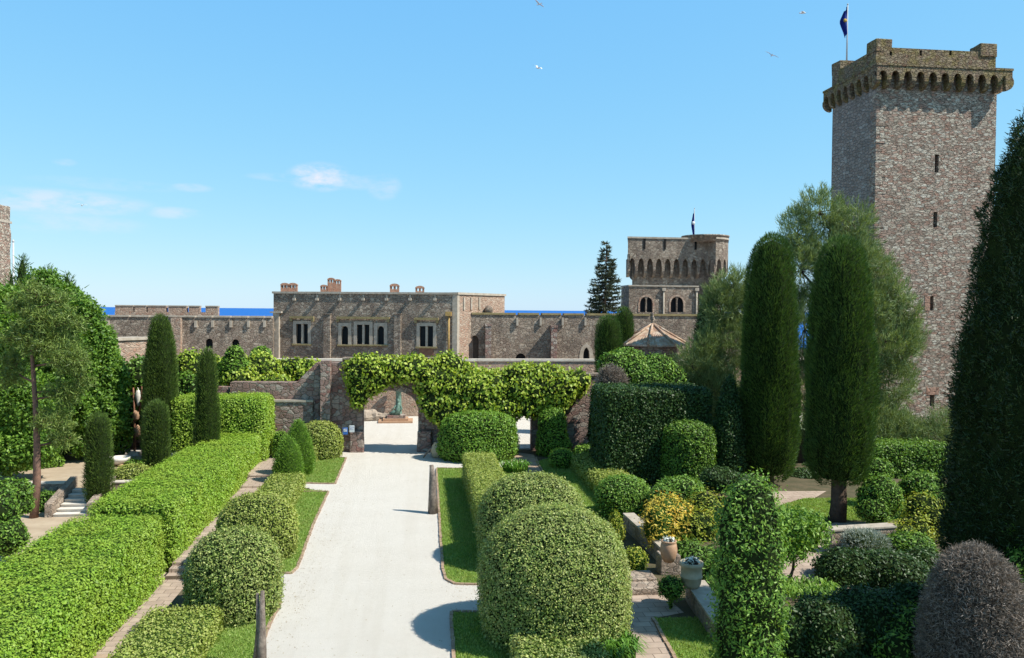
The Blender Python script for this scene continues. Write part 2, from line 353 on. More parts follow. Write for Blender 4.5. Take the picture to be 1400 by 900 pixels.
def revolve(prof, c, n=28, amp=.05, seed=0, sy=1., ns=1.2, seg=14, lobes=0, ridge=0.):
    """smooth profile [(r,z)] resampled -> quads"""
    pr = np.array(prof, float); t = np.concatenate([[0], np.cumsum(np.hypot(*np.diff(pr, axis=0).T))]); tt = np.linspace(0, t[-1], seg)
    rr = np.interp(tt, t, pr[:, 0]); zz = np.interp(tt, t, pr[:, 1])
    a = np.arange(n)*2*pi/n; V = np.stack([np.outer(rr, np.cos(a)), np.outer(rr, np.sin(a))*sy, np.repeat(zz[:, None], n, 1)], -1).reshape(-1, 3)
    if amp: V[:, :2] *= 1+(noise3(V*np.array([1, 1, .7])+np.array(c), ns, seed)*amp)[:, None]; V[:, 2] += noise3(V, ns, seed+3)*amp*.5*np.clip(V[:, 2], 0, 1)
    if ridge:
        rad = max(pr[:, 0]); g = noise3(V*np.array([3.4, 3.4, .55])/max(rad, .6), 1.6, seed+9); g2 = noise3(V*np.array([2, 2, 1.2]), 2.5, seed+12); V[:, :2] *= (1+ridge*g+ridge*.5*g2)[:, None]
    I = np.arange(len(V)).reshape(seg, n); J = np.roll(I, -1, 1)
    q = np.stack([I[:-1], J[:-1], J[1:], I[1:]], -1).reshape(-1, 4)
    return V+np.array(c), q
def ellipsoid(c, rad, n=18, m=11, amp=.1, seed=0, zmin=None):
    ph = np.linspace(-pi/2, pi/2, m); V = np.array([(cos(p)*cos(a)*rad[0], cos(p)*sin(a)*rad[1], sin(p)*rad[2]) for p in ph for a in np.arange(n)*2*pi/n])
    V *= (1+noise3(V, 2.2/max(rad), seed)*amp*2+noise3(V, 6/max(rad), seed+1)*amp)[:, None]; V += np.array(c)
    if zmin is not None: V[:, 2] = np.maximum(V[:, 2], zmin)
    I = np.arange(len(V)).reshape(m, n); J = np.roll(I, -1, 1)
    return V, np.stack([I[:-1], J[:-1], J[1:], I[1:]], -1).reshape(-1, 4)

def clothe(surfs, leaf, L=.1, W=.06, cov=1.3, align=1., depth=.06, up=.35, blade=False, spread=.5, shrink=.045, maxn=110000, clump=0., droop=0., stretch=1., core=C_GREEN, zcut=None, mb=None):
    """core shells plus leaves sown over them -> MB with materials [core, leaf]"""
    mb = mb or MB()
    for k, (V, Q) in enumerate(surfs):
        c = V.mean(0); mb.add(c+(V-c)*(1-shrink), Q, 0, True)
        a1 = L*W/2 if not blade else L*W*.65
        p, n = tri_sample(V, [Q], lambda A: min(maxn, A*cov/a1))
        if clump:
            g = noise3(p*np.array([1, 1, stretch]), 3.2/max(L*4, .3), k+31); p = p+n*(g*clump)[:, None]
        p = p+n*rng.normal(0, depth, (len(p), 1))
        if zcut is not None: kk = p[:, 2] > zcut; p, n = p[kk], n[kk]
        if blade: add_blades(mb, p, n, L, W, spread, up)
        else: add_leaves(mb, p, n, L, W, align, up, droop=droop)
    return mb

SEED = [0]
def sd_():
    SEED[0] += 1; return SEED[0]
def hedge(label, x0, x1, y0, y1, z0, z1, leaf=L_HEDGE, L=.11, W=.065, cov=1.3, core=C_LIGHT, r=.14, group=None, cat='hedge', name='clipped_hedge', amp=.06, M=None, **kw):
    mb = clothe([rbox(x0, x1, y0, y1, z0, z1, r, .3, amp, sd_(), M)], leaf, L, W, cov, core=core, **kw)
    o = Vector(((x0+x1)/2, (y0+y1)/2, z0))
    if M is not None: o = M @ o
    return tag(mb.build(name, [core, leaf], origin=o), label, cat, group)
DOME = lambda w, h, k=.45: [(w*.93, 0), (w, h*.18), (w*1.0, h*k)]+[(w*cos(a)**.75, h*k+(h*(1-k))*sin(a)) for a in np.linspace(.12, pi/2-.02, 9)]
BALL = lambda w, h: [(w*.35, 0)]+[(w*cos(a)**.9, h/2+h/2*sin(a)) for a in np.linspace(-1.2, pi/2-.02, 12)]
CONE = lambda w, h: [(w*.85, 0), (w, h*.15), (w*.95, h*.35), (w*.75, h*.6), (w*.5, h*.8), (w*.25, h*.94), (w*.03, h)]
def at(px, yb, wpx, yt, z=0.):
    b = G(px, yb, z); d = dep(b); return b, wpx*d/F/2, P(px, yt, d).z-z
def topiary(label, px, yb, wpx, yt, shape=DOME, leaf=L_BOX, z=0., L=.09, W=.055, cov=1.4, core=C_GREEN, amp=.05, name='clipped_bush', cat='topiary bush', group=None, sy=1., stem=False, **kw):
    b, r, h = at(px, yb, wpx, yt, z)
    mb = clothe([revolve(shape(r, h), b, amp=amp, seed=sd_(), sy=sy)], leaf, L, W, cov, core=core, **kw)
    return tag(mb.build(name, [core, leaf], origin=b), label, cat, group)
def shrub(label, blobs, leaf=L_TREE, L=.12, W=.07, cov=1.2, core=C_GREEN, name='leafy_shrub', cat='shrub', group=None, zmin=None, amp=.12, **kw):
    """blobs: (px, py, wpx, hpx, Y) ellipsoids placed at depth Y"""
    S = []; base = None
    for (x, y, wp, hp, Y) in blobs:
        c = DY(x, y, Y); d = dep(c); r = (wp*d/F/2, wp*d/F/2*.9, hp*d/F/2)
        S.append(ellipsoid(c, r, amp=amp, seed=sd_(), zmin=zmin)); base = base or c
    zz = min(s[0][:, 2].min() for s in S)
    mb = clothe(S, leaf, L, W, cov, core=core, **kw)
    return tag(mb.build(name, [core, leaf], origin=(base.x, base.y, zz)), label, cat, group)
def column(label, px, yb, wpx, yt, prof, z=0., leaf=L_CYP, trunk=.0, name='cypress_tree', cat='cypress', group=None, L=.14, W=.03, cov=1.35, core=C_GREEN, amp=.06, seg=34, ridge=.07, ytrunk=None, tr=.2, lobes=0, **kw):
    """clipped column cypress: trunk and crown are parts"""
    b = G(px, yb, z); d = dep(b); r = wpx*d/F/2; h = P(px, yt, d).z-z
    z0 = (P(px, ytrunk, d).z-z) if ytrunk else .15
    root = thing(name, label, cat, b, group)
    mb = clothe([revolve([(q*r, z0+(h-z0)*s) for q, s in prof], b, n=64, amp=amp, seed=sd_(), seg=seg, ns=1.5, ridge=ridge)], leaf, L, W, cov, core=core, blade=True, **{**dict(spread=.35, up=1.1, depth=.05, clump=.13, stretch=.22), **kw})
    mb.build('crown', [core, leaf], root)
    t = MB(); t.tube([b+Vector((0, 0, -.1)), b+Vector((.04, 0, z0*.5)), b+Vector((0, .03, z0+.6)), b+Vector((0, 0, h*.7))], [tr*1.25, tr, tr*.9, tr*.4], 9, wob=.12); t.build('trunk', BARK, root)
    return root
def open_tree(label, base, top, blobs, leaf, bark=BARK, tr=.25, n=26000, L=.28, W=.03, blade=True, name='pine_tree', cat='pine tree', up=.6, cl=14, spread=.6, group=None, shell=.75, lean=(0, 0), csize=.4, extra=0, core=None, spray=0.):
    """trunk and limbs reaching into clumps of foliage placed through the crown"""
    root = thing(name, label, cat, base, group); B = Vector(base); T = Vector(top)
    t = MB(); tp = [B+(T-B)*k+Vector((sin(k*5)*.15, cos(k*4)*.12, 0)) for k in np.linspace(0, 1, 7)]; tp[0] = B-Vector((0, 0, .1)); t.tube(tp, [tr*(1-k*.85) for k in np.linspace(0, 1, 7)], 8, wob=.1)
    vol = np.array([b[1][0]*b[1][1]*b[1][2] for b in blobs])**.8; pts = []; dirs = []
    for (c, r), v in zip(blobs, vol/vol.sum()):
        c = Vector(c); k = min(max((c.z-B.z-r[2]*.8)/max(T.z-B.z, .1), .12), .95); s = B+(T-B)*k
        mid = s.lerp(c, .5)+Vector((0, 0, -.05*(c-s).length)); t.tube([s, mid, c], [tr*.38*(1-k*.5), tr*.25, tr*.09], 5, wob=.1)
        m = max(5, int(n*v/cl)); u = unit(rng.normal(size=(m, 3))); rad = (rng.random((m, 1))**.33)*(1-shell)+shell*rng.uniform(.82, 1.05, (m, 1))
        q = np.array(c)+u*rad*np.array(r)*(1+.18*noise3(u*3, 1.5, int(v*1e5)))[:, None]
        for j in range(0, min(m, 26)):
            if j % 2 == 0: e = Vector(q[j]); t.tube([c.lerp(e, .02), c.lerp(e, .55)+Vector((0, 0, -.1)), e], [tr*.09, tr*.06, .012], 4)
        dd = unit(u+rng.normal(0, .4, (m, 3))+np.array([0, 0, up*.6])); tq = rng.random((m*cl, 1)); pts.append(np.repeat(q, cl, 0)+np.repeat(dd, cl, 0)*spray*(tq-.5)+rng.normal(0, csize*.5, (m*cl, 3))*(1.2-tq*(spray > 0))); dirs.append(np.repeat(dd, cl, 0))
    t.build('trunk', bark, root)
    mb = MB(); pts = np.concatenate(pts); dirs = np.concatenate(dirs)
    k = pts[:, 2] > B.z+.1; pts, dirs = pts[k], dirs[k]
    if core:
        for i, (c, r) in enumerate(blobs): V, Q = ellipsoid(c, np.array(r)*core, amp=.15, seed=sd_()); mb.add(V, Q, 1, True)
    if blade: add_blades(mb, pts, dirs, L, W, spread, up, 0)
    else: add_leaves(mb, pts, dirs, L, W, .7, .35, 0)
    mb.build('crown', [leaf, C_GREEN], root); return root
def blobpx(lst):
    out = []
    for (x, y, wp, hp, Y) in lst:
        c = DY(x, y, Y); d = dep(c); out.append((c, (wp*d/F/2, wp*d/F/2*.85, hp*d/F/2)))
    return out

# ------------------------------------------------------------------ masonry tools
def frame(p0, p1):
    """local frame: x along the wall from p0 to p1, y into the wall, z up"""
    u = Vector((p1[0]-p0[0], p1[1]-p0[1], 0)); L = u.length; u.normalize(); n = Vector((-u.y, u.x, 0))
    return Matrix(((u.x, n.x, 0, p0[0]), (u.y, n.y, 0, p0[1]), (0, 0, 1, 0), (0, 0, 0, 1))), L
def archz(kind, t):
    """height fraction 0..1 of the arch at t in 0..1"""
    s = abs(2*t-1)
    if kind == 'round': return sqrt(max(0, 1-s*s))
    if kind == 'pointed': return sqrt(max(0, 1-((s+.6)/1.6)**2))/sqrt(1-(.6/1.6)**2)
    return 1.
def pierced(mb, M, L, z0, z1, T, ops, mat=0, x0=0.):
    """wall slab with real openings (xa, xb, za, zb, kind, rise)"""
    xs = sorted({x0, L, *[o[0] for o in ops], *[o[1] for o in ops]}); zs = sorted({z0, z1, *[o[2] for o in ops], *[o[3] for o in ops]})
    def hole(x, z): return any(o[0]-1e-6 < x < o[1]+1e-6 and o[2]-1e-6 < z < o[3]+1e-6 for o in ops)
    V = []; Q = []
    def quad(a, b, c, d): n = len(V); V.extend([a, b, c, d]); Q.append((n, n+1, n+2, n+3))
    for a, b in zip(xs, xs[1:]):
        for c, d in zip(zs, zs[1:]):
            if hole((a+b)/2, (c+d)/2): continue
            quad((a, 0, c), (b, 0, c), (b, 0, d), (a, 0, d)); quad((b, T, c), (a, T, c), (a, T, d), (b, T, d))
    quad((x0, 0, z1), (L, 0, z1), (L, T, z1), (x0, T, z1)); quad((x0, T, z0), (x0, 0, z0), (x0, 0, z1), (x0, T, z1)); quad((L, 0, z0), (L, T, z0), (L, T, z1), (L, 0, z1))
    for o in ops:
        a, b, c, d = o[:4]; kind = o[4] if len(o) > 4 else None; rise = o[5] if len(o) > 5 else 0
        s = d-rise if kind else d
        quad((a, 0, c), (a, 0, s), (a, T, s), (a, T, c)); quad((b, 0, s), (b, 0, c), (b, T, c), (b, T, s))
        if c > z0+1e-6: quad((a, 0, c), (a, T, c), (b, T, c), (b, 0, c))
        if kind:
            n = 14; pts = [(a+(b-a)*i/n, s+rise*archz(kind, i/n)) for i in range(n+1)]
            for (xa, za), (xb, zb) in zip(pts, pts[1:]):
                quad((xa, 0, za), (xb, 0, zb), (xb, 0, d), (xa, 0, d)); quad((xb, T, zb), (xa, T, za), (xa, T, d), (xb, T, d)); quad((xa, 0, za), (xa, T, za), (xb, T, zb), (xb, 0, zb))
        else: quad((a, 0, d), (b, 0, d), (b, T, d), (a, T, d))
    mb.add(xf(np.array(V, float), M), Q, mat)
def arch_ring(mb, M, a, b, c, s, rise, kind, wd, y0, y1, mat=0):
    """surround of an arched opening standing on the wall face"""
    n = 14; inn = [(a, c)]+[(a+(b-a)*i/n, s+rise*archz(kind, i/n)) for i in range(n+1)]+[(b, c)]
    out = [(a-wd, c)]+[(a-wd+(b-a+2*wd)*i/n, s+(rise+wd)*archz(kind, i/n)) for i in range(n+1)]+[(b+wd, c)]
    V = []
    for (x, z), (X, Z) in zip(inn, out): V += [(x, y0, z), (X, y0, Z), (X, y1, Z), (x, y1, z)]
    Q = []
    for i in range(len(inn)-1):
        k = 4*i
        for e in range(4): Q.append((k+e, k+(e+1) % 4, k+4+(e+1) % 4, k+4+e))
    Q += [(0, 1, 2, 3), (4*(len(inn)-1)+3, 4*(len(inn)-1)+2, 4*(len(inn)-1)+1, 4*(len(inn)-1))]
    mb.add(xf(np.array(V, float), M), Q, mat)
def machicolation(mb, pts, ztop, band, ah, over, bw=.26, T=.24, closed=True, drop=.75, mat=0):
    """row of small arches on brackets along the outline pts (counter-clockwise)"""
    n = len(pts); segs = [(pts[i], pts[(i+1) % n]) for i in range(n if closed else n-1)]
    for p, q in segs:
        M, L = frame(p, q); V = []; Q = []
        def quad(*a): k = len(V); V.extend(a); Q.append((k, k+1, k+2, k+3))
        a, b = bw/2, L-bw/2; zs = ztop-band-ah; k = 8
        xs = [0, a]+[a+(b-a)*i/k for i in range(1, k)]+[b, L]; zz = [zs, zs]+[zs+ah*archz('round', i/k) for i in range(1, k)]+[zs, zs]
        for i in range(len(xs)-1):
            quad((xs[i], 0, zz[i]), (xs[i+1], 0, zz[i+1]), (xs[i+1], 0, ztop), (xs[i], 0, ztop)); quad((xs[i], 0, zz[i]), (xs[i], T, zz[i]), (xs[i+1], T, zz[i+1]), (xs[i+1], 0, zz[i+1]))
            quad((xs[i+1], T, zz[i+1]), (xs[i], T, zz[i]), (xs[i], T, ztop), (xs[i+1], T, ztop))
        quad((0, 0, ztop), (L, 0, ztop), (L, T, ztop), (0, T, ztop))
        mb.add(xf(np.array(V, float), M), Q, mat)
        pr = [(0.01, zs+.02), (0.01, zs-.12)]+[(over*(1-cos(x)), zs-.12-drop*sin(x)) for x in np.linspace(.2, pi/2, 5)]+[(over+.05, zs+ah*.9), (.2, zs+ah*.9)]
        for xc in ((bw/2,) if p is pts[0] else (0,)):
            V = [(xc-bw/2, y, z) for y, z in pr]+[(xc+bw/2, y, z) for y, z in pr]; m = len(pr)
            mb.add(xf(np.array(V, float), M), [tuple(range(m)), tuple(range(2*m-1, m-1, -1))]+[(i, i+m, (i+1) % m+m, (i+1) % m) for i in range(m)], mat)
def onwall(M, px, py):
    """where the sight line through a photo pixel meets the wall plane of frame M -> (u, z)"""
    Mi = M.inverted(); o = Mi @ CAM; d = Mi.to_3x3() @ ray(px, py); k = -o.y/d.y; q = o+d*k; return q.x, q.z

# ================================================================== SETTING
def flat(name, pts, z, mat, z0=None, kind='structure', label=None):
    mb = MB()
    if z0 is None: mb.add([(p[0], p[1], z) for p in pts], [tuple(range(len(pts)))])
    else: mb.prism([(p[0], p[1]) for p in pts], z0, z)
    return tag(mb.build(name, mat, origin=(pts[0][0], pts[0][1], z)), kind=kind, label=label)
m, t, b = new_mat('sea_water')
n1 = nz(t, .02, 6, .6); r = ramp(t, n1.outputs[0], [(.3, (.012, .105, .38)), (.7, (.018, .13, .44))]); t.links.new(r.outputs[0], b.inputs['Base Color'])
b.inputs['Roughness'].default_value = .55; set_spec(b, .08); bump(t, b, nz(t, .3, 5).outputs[0], .5, .5); SEA = m
flat('sea', [(-60000, 60), (60000, 60), (60000, 70000), (-60000, 70000)], -16, SEA)
EARTH = plain('dry_earth', (.36, .28, .20), (.24, .18, .12), .95, 1.3, .6, .02)
SAND = plain('pale_sand', (.46, .37, .27), (.35, .27, .19), .95, 1.0, .5, .02)
flat('ground', [(-110, -30), (110, -30), (110, 110), (-110, 110)], -.9, SAND, -16.2)
DARKSOIL = plain('garden_soil', (.13, .10, .06), (.06, .06, .03), .95, 1.5, .8, .03)
flat('garden_terrace', [(-8.3, -12), (75, -12), (75, 57), (-8.3, 57)], -.004, DARKSOIL, -1)
flat('upper_terrace', [(-60, 46.6), (-13.6, 46.6), (-13.6, 49.6), (-10.02, 49.6), (-10.02, 57), (-60, 57)], -.004, SAND, -1)
m, t, b = new_mat('white_gravel')
g1 = nz(t, 55, 3, .7); g2 = nz(t, .5, 5, .6); g3 = nz(t, 5, 4, .6)
c = mixc(t, g1.outputs[0], (.41, .385, .34), (.82, .77, .71)); c = mixc(t, maprange(t, g2.outputs[0], .3, .75, 0, .3), c, (.47, .43, .37)); c = mixc(t, maprange(t, g3.outputs[0], .4, .7, 0, .18), c, (.50, .465, .41))
mg = t.nodes.new('ShaderNodeMapping'); mg.inputs['Scale'].default_value = (1.5, .07, 1); t.links.new(t.nodes.new('ShaderNodeTexCoord').outputs['Object'], mg.inputs[0]); g4 = nz(t, 1, 4, .6, mg.outputs[0])
c = mixc(t, maprange(t, g4.outputs[0], .48, .66, 0, .20), c, (.48, .43, .36))
g5 = nz(t, 120, 2, .6); c = mixc(t, maprange(t, g5.outputs[0], .60, .72, 0, .6), c, (.24, .21, .18))
t.links.new(c, b.inputs['Base Color']); b.inputs['Roughness'].default_value = .95; set_spec(b, .1); bump(t, b, g1.outputs[0], 1, .03); GRAVEL = m
flat('gravel_path', [(-6.0, -8), (6.6, -8), (6.6, 57.6), (-8.2, 57.6), (-8.2, 45.6), (-6.0, 45.6)], .004, GRAVEL)
flat('courtyard', [(-60, 57.5), (60, 57.5), (60, 75.5), (-60, 75.5)], 0., GRAVEL, -1)
m, t, b = new_mat('lawn_grass')
g1 = nz(t, 30, 5, .75); g2 = nz(t, .9, 5, .6)
mp = t.nodes.new('ShaderNodeMapping'); mp.inputs['Scale'].default_value = (60, 12, 10); t.links.new(t.nodes.new('ShaderNodeTexCoord').outputs['Object'], mp.inputs[0]); g3 = nz(t, 1, 3, .6, mp.outputs[0])
c = ramp(t, g1.outputs[0], [(.3, (.10, .19, .03)), (.55, (.20, .33, .06)), (.8, (.32, .44, .12))]).outputs[0]
c = mixc(t, maprange(t, g2.outputs[0], .35, .7, 0, .5), c, (.15, .22, .04)); c = mixc(t, maprange(t, g3.outputs[0], .3, .7, 0, .25), c, (.06, .12, .02)); g6 = nz(t, 2.2, 6, .7); c = mixc(t, maprange(t, g6.outputs[0], .55, .7, 0, .6), c, (.30, .30, .10))
t.links.new(c, b.inputs['Base Color']); b.inputs['Roughness'].default_value = .85; set_spec(b, .1); bump(t, b, g1.outputs[0], 1, .05); LAWN = m
L_GRASS = leaf_mat('grass_blade', (.15, .26, .04), (.25, .38, .07), (.38, .48, .14), .35, patch=.5, patchc=(.34, .36, .12))
KERB = plain('brown_edging_stone', (.42, .30, .21), (.25, .17, .12), .9, 3, .8, .02)
def lawn(px, z=.03, kerb=None, dens=450):
    pts = [G(x, y) for x, y in px]; pp = [(p.x, p.y) for p in pts]
    a = np.array(pp); 
    if sum(a[i-1, 0]*a[i, 1]-a[i, 0]*a[i-1, 1] for i in range(len(a))) < 0: pp = pp[::-1]
    o = flat('lawn', pp, z, LAWN, .0)
    a = np.array(pp); lo, hi = a.min(0), a.max(0); n = int((hi-lo).prod()*dens); q = lo+rng.random((n, 2))*(hi-lo)
    ins = np.zeros(n, bool); j = len(a)-1
    for i in range(len(a)):
        c1 = (a[i, 1] > q[:, 1]) != (a[j, 1] > q[:, 1]); ins ^= c1 & (q[:, 0] < (a[j, 0]-a[i, 0])*(q[:, 1]-a[i, 1])/(a[j, 1]-a[i, 1]+1e-12)+a[i, 0]); j = i
    q = q[ins]; g = MB(); add_blades(g, np.column_stack([q, np.full(len(q), z-.005)]), np.tile([0, 0, 1.], (len(q), 1)), .07, .035, .55, 0, 0)
    tag(g.build('grass', [L_GRASS], origin=(pp[0][0], pp[0][1], z)), 'short mown grass', 'grass', kind='stuff')
    if kerb:
        k = [G(x, y) for x, y in kerb]; mb = MB(); s = 0
        for p, q_ in zip(k, k[1:]):
            M, L = frame(p, q_); m_ = max(1, int(L/.32))
            for i in range(m_): e = random.uniform(-.012, .012); mb.box(i*L/m_+.012, (i+1)*L/m_-.012, -.06+e, .045+e, -.02, .07+random.uniform(-.012, .012), M=M)
        tag(mb.build('kerb', KERB, origin=k[0]), kind='structure')
lawn([(384, 824), (366, 862), (330, 960), (200, 960), (262, 800), (372, 803)], kerb=[(384, 824), (366, 862), (332, 955)])
lawn([(449, 673), (415, 669), (365, 673), (310, 735), (330, 783), (370, 784), (398, 785), (407, 777), (427, 722)], kerb=[(415, 673), (449, 673), (427, 722), (407, 777), (398, 785), (370, 784)])
lawn([(417, 661), (458, 662), (473, 627), (455, 625), (400, 625), (388, 661)], kerb=[(388, 661), (458, 662), (473, 627), (455, 625)])
lawn([(597, 641), (603, 740), (606, 780), (610, 793), (622, 799), (690, 801), (720, 760), (705, 641)], kerb=[(700, 641), (597, 641), (603, 740), (606, 780), (610, 793), (622, 799), (690, 801)])
lawn([(617, 838), (621, 900), (624, 960), (860, 960), (830, 838)], kerb=[(760, 838), (617, 838), (621, 900), (625, 955)])
lawn([(745, 652), (733, 632), (760, 625), (838, 630), (850, 690), (800, 745), (770, 700)], kerb=[(733, 626), (736, 635), (748, 655), (768, 700)])
lawn([(893, 846), (925, 905), (950, 960), (1010, 960), (960, 846)], kerb=[(893, 846), (925, 905), (940, 935)])
lawn([(1065, 692), (1100, 682), (1240, 682), (1240, 712), (1075, 712)])
def slab_mat(name, c1, c2, w_=.6, h=.4):
    m, t, b = new_mat(name); br = t.nodes.new('ShaderNodeTexBrick'); t.links.new(t.nodes.new('ShaderNodeTexCoord').outputs['Object'], br.inputs[0])
    br.inputs['Scale'].default_value = 1; br.inputs['Brick Width'].default_value = w_; br.inputs['Row Height'].default_value = h; br.inputs['Mortar Size'].default_value = .014
    br.inputs['Color1'].default_value = (*c1, 1); br.inputs['Color2'].default_value = (*c2, 1); br.inputs['Mortar'].default_value = (.16, .12, .09, 1)
    n = nz(t, 2.5, 6, .65); c = mixc(t, maprange(t, n.outputs[0], .4, .7, 0, .55), br.outputs[0], tuple(x*.55 for x in c1)); t.links.new(c, b.inputs['Base Color'])
    b.inputs['Roughness'].default_value = .85; set_spec(b, .2); bump(t, b, nz(t, 20, 4).outputs[0], .4, .01, bump(t, None, br.outputs['Fac'], -.6, .02)); return m
SLAB = slab_mat('pinkish_paving_slabs', (.46, .36, .29), (.38, .29, .23))
PINKPATH = plain('worn_earth_path', (.42, .31, .23), (.30, .21, .15), .9, 2, .5, .02)
# sunken alley between the hedges, with steps
mb = MB(); lv = [(-8, 26.2, -.86, 1), (26.2, 33.2, -.86, 0), (33.2, 33.65, -.72, 0), (33.65, 34.1, -.58, 0), (34.1, 37.4, -.46, 0), (37.4, 43.6, -.40, 0), (43.6, 44.1, -.28, 0), (44.1, 46.6, -.16, 0), (46.6, 49.2, -.07, 0), (49.2, 57, .0, 0)]
for a, b_, z, k in lv: mb.box(-10.0, -8.31, a, b_-.003, -1.2, z, k)
tag(mb.build('alley_path', [SLAB, PINKPATH], origin=(-9, 20, -.86)), kind='structure')
flat('paved_path', [G(*p) for p in [(838, 815), (905, 812), (935, 838), (893, 846), (925, 905), (945, 960), (850, 960), (780, 870)]], .01, SLAB)
flat('paved_path', [G(*p) for p in [(1040, 812), (1065, 760), (1140, 715), (1250, 715), (1180, 790), (1140, 830)]], .012, SLAB)
flat('side_path', [G(*p) for p in [(700, 618), (730, 622), (735, 636), (748, 657), (768, 702), (712, 690), (700, 655), (690, 632)]], .012, PINKPATH)
flat('side_path', [G(*p) for p in [(1050, 680), (1062, 672), (1130, 672), (1110, 684), (1065, 692), (1050, 700)]], .02, SLAB)

# ================================================================== GATE WALL (Y about 57)
p0 = G(466, 621); p1 = (13.6, 55.3); M, L = frame((p0.x, 57.0), (16.5, 56.3))
def opx(M, xa, xb, yt, yb=None, **k):
    a, _ = onwall(M, xa, yt); b_, z = onwall(M, xb, yt); return a, b_, z
TOPZ = onwall(M, 470, 492)[1]
a, b_, z = opx(M, 496, 572, 534); dl, dr, dz = opx(M, 704, 727, 566)
gw = thing('garden_wall', 'stone garden wall with large round arched gateway, draped in vines', 'wall', (p0.x, 57, 0))
UC = onwall(M, 612, 500)[0]; TZ2 = onwall(M, 700, 514)[1]
mb = MB(); pierced(mb, M, UC, 0, TOPZ, 1.0, [(a, b_, 0, z, 'round', 1.3)], 0); pierced(mb, M, L, 0, TZ2, 1.0, [(dl, dr, 0, dz, None)], 0, x0=UC+.004); mb.build('wall', [GATE], gw)
mb = MB(); arch_ring(mb, M, a, b_, 0, z-1.3, 1.3, 'round', .42, -.06, .5); mb.build('arch_surround', [GATE], gw)
mb = MB(); arch_ring(mb, M, dl, dr, 0, dz-.3, .3, 'round', .3, -.05, .4); mb.build('doorway_surround', [GATE], gw)
mb = MB()
for i in range(6): mb.box(i*UC/6+.01, (i+1)*UC/6-.01, -.1, 1.08, TOPZ+.002, TOPZ+.14+.02*(i % 2), M=M)
for i in range(8): mb.box(UC+.02+i*(L-UC)/8, UC+(i+1)*(L-UC)/8-.01, -.1, 1.08, TZ2+.002, TZ2+.14+.02*(i % 2), M=M)
mb.build('coping', [CASTLE], gw)
for (xx, yy) in ((488, 612), (580, 614)):      # flared foot stones
    u, _ = onwall(M, xx, yy); mb = MB(); v, q = rbox(u-.5, u+.5, -.4, -.0, 0, 1.5, .12, .4, .1, sd_(), M); mb.add(v, q, 0, False); mb.build('foot_stones', [GATE], gw)
u, z = onwall(M, 441, 560); mb = MB(); mb.box(u-.05, u+.6, -.7, -.004, .0, TOPZ-.05, M=M); mb.build('buttress', [GATE], gw)
# left part: lower wall climbing to the gate in a slope
M2, L2 = frame((-13.0, 57.6), (p0.x, 57.02)); mb = MB()
zl = onwall(M2, 372, 523)[1]; us, _ = onwall(M2, 405, 523); ue, ze = onwall(M2, 432, 496)
pr = [(0, 0), (L2, 0), (L2, ze), (ue, ze), (us, zl), (0, zl)]
v = [(x, 0, z_) for x, z_ in pr]+[(x, 1., z_) for x, z_ in pr]; n = len(pr)
mb.add(xf(np.array(v, float), M2), [tuple(range(n)), tuple(range(2*n-1, n-1, -1))]+[((i+1) % n, i, i+n, (i+1) % n+n) for i in range(n)])
rw = thing('ramped_wall', 'lower shaded stone wall sloping up to the gateway pier', 'wall', (-11, 57.6, 0)); mb.build('wall', [GATE], rw)
u, zl2 = onwall(M2, 372, 549); mb = MB(); mb.box(.3, us+1.2, -.35, -.004, 0, zl2, M=M2); mb.build('plinth', [GATE], rw)
mb = MB(); mb.box(.28, us+1.25, -.42, .0, zl2+.002, zl2+.14, M=M2); mb.build('plinth_ledge', [TRIM], rw)
# far left wall behind the cypresses, with the bright doorway
M3, L3 = frame((-36, 60.2), (-13.1, 58.6)); da, db, dzz = opx(M3, 240, 256, 568); mb = MB()
lw = thing('garden_wall', 'vine covered stone wall with narrow white doorway behind the left cypresses', 'wall', (-24, 59.5, 0))
pierced(mb, M3, L3, 0, 4.4, .8, [(da, db, 0, dzz, None)]); mb.build('wall', [GATE], lw)
mb = MB()
for i in range(5): mb.box(da+.02, db-.02, .9+i*.55, 1.45+i*.55, 0, .17*(i+1), M=M3)
mb.build('step', [MARBLE], lw)
mb = MB(); mb.box(da-.3, db+.3, 4.2, 4.5, 0, 2.9, M=M3); tag(mb.build('whitewashed_wall', [COPING], origin=M3 @ Vector((da, 4.2, 0))), 'bright whitewashed wall seen through the narrow doorway', 'wall')
# notices on the left pier
for px, py, c, nm, lb in ((474, 587, (.05, .16, .5), 'notice_board', 'small blue notice on the left pier of the arched gateway'), (483, 584, (.6, .63, .66), 'notice_board', 'small pale notice beside the blue one on the left gate pier')):
    u, z = onwall(M, px, py); s = plain('notice_face', c, tuple(x*.85 for x in c), .4, 3, 0)
    r_ = thing(nm, lb, 'notice', M @ Vector((u, -.82, z)), 'notices on the gate pier'); mb = MB(); mb.box(u-.17, u+.17, -.83, -.80, z-.24, z+.24, M=M); mb.build('board', [s], r_)
    mb = MB(); mb.box(u-.12, u+.12, -.84, -.832, z-.05, z+.16, M=M); mb.build('panel', [plain('notice_print', (.7, .72, .74), (.2, .25, .4), .5, 14, 0)], r_)

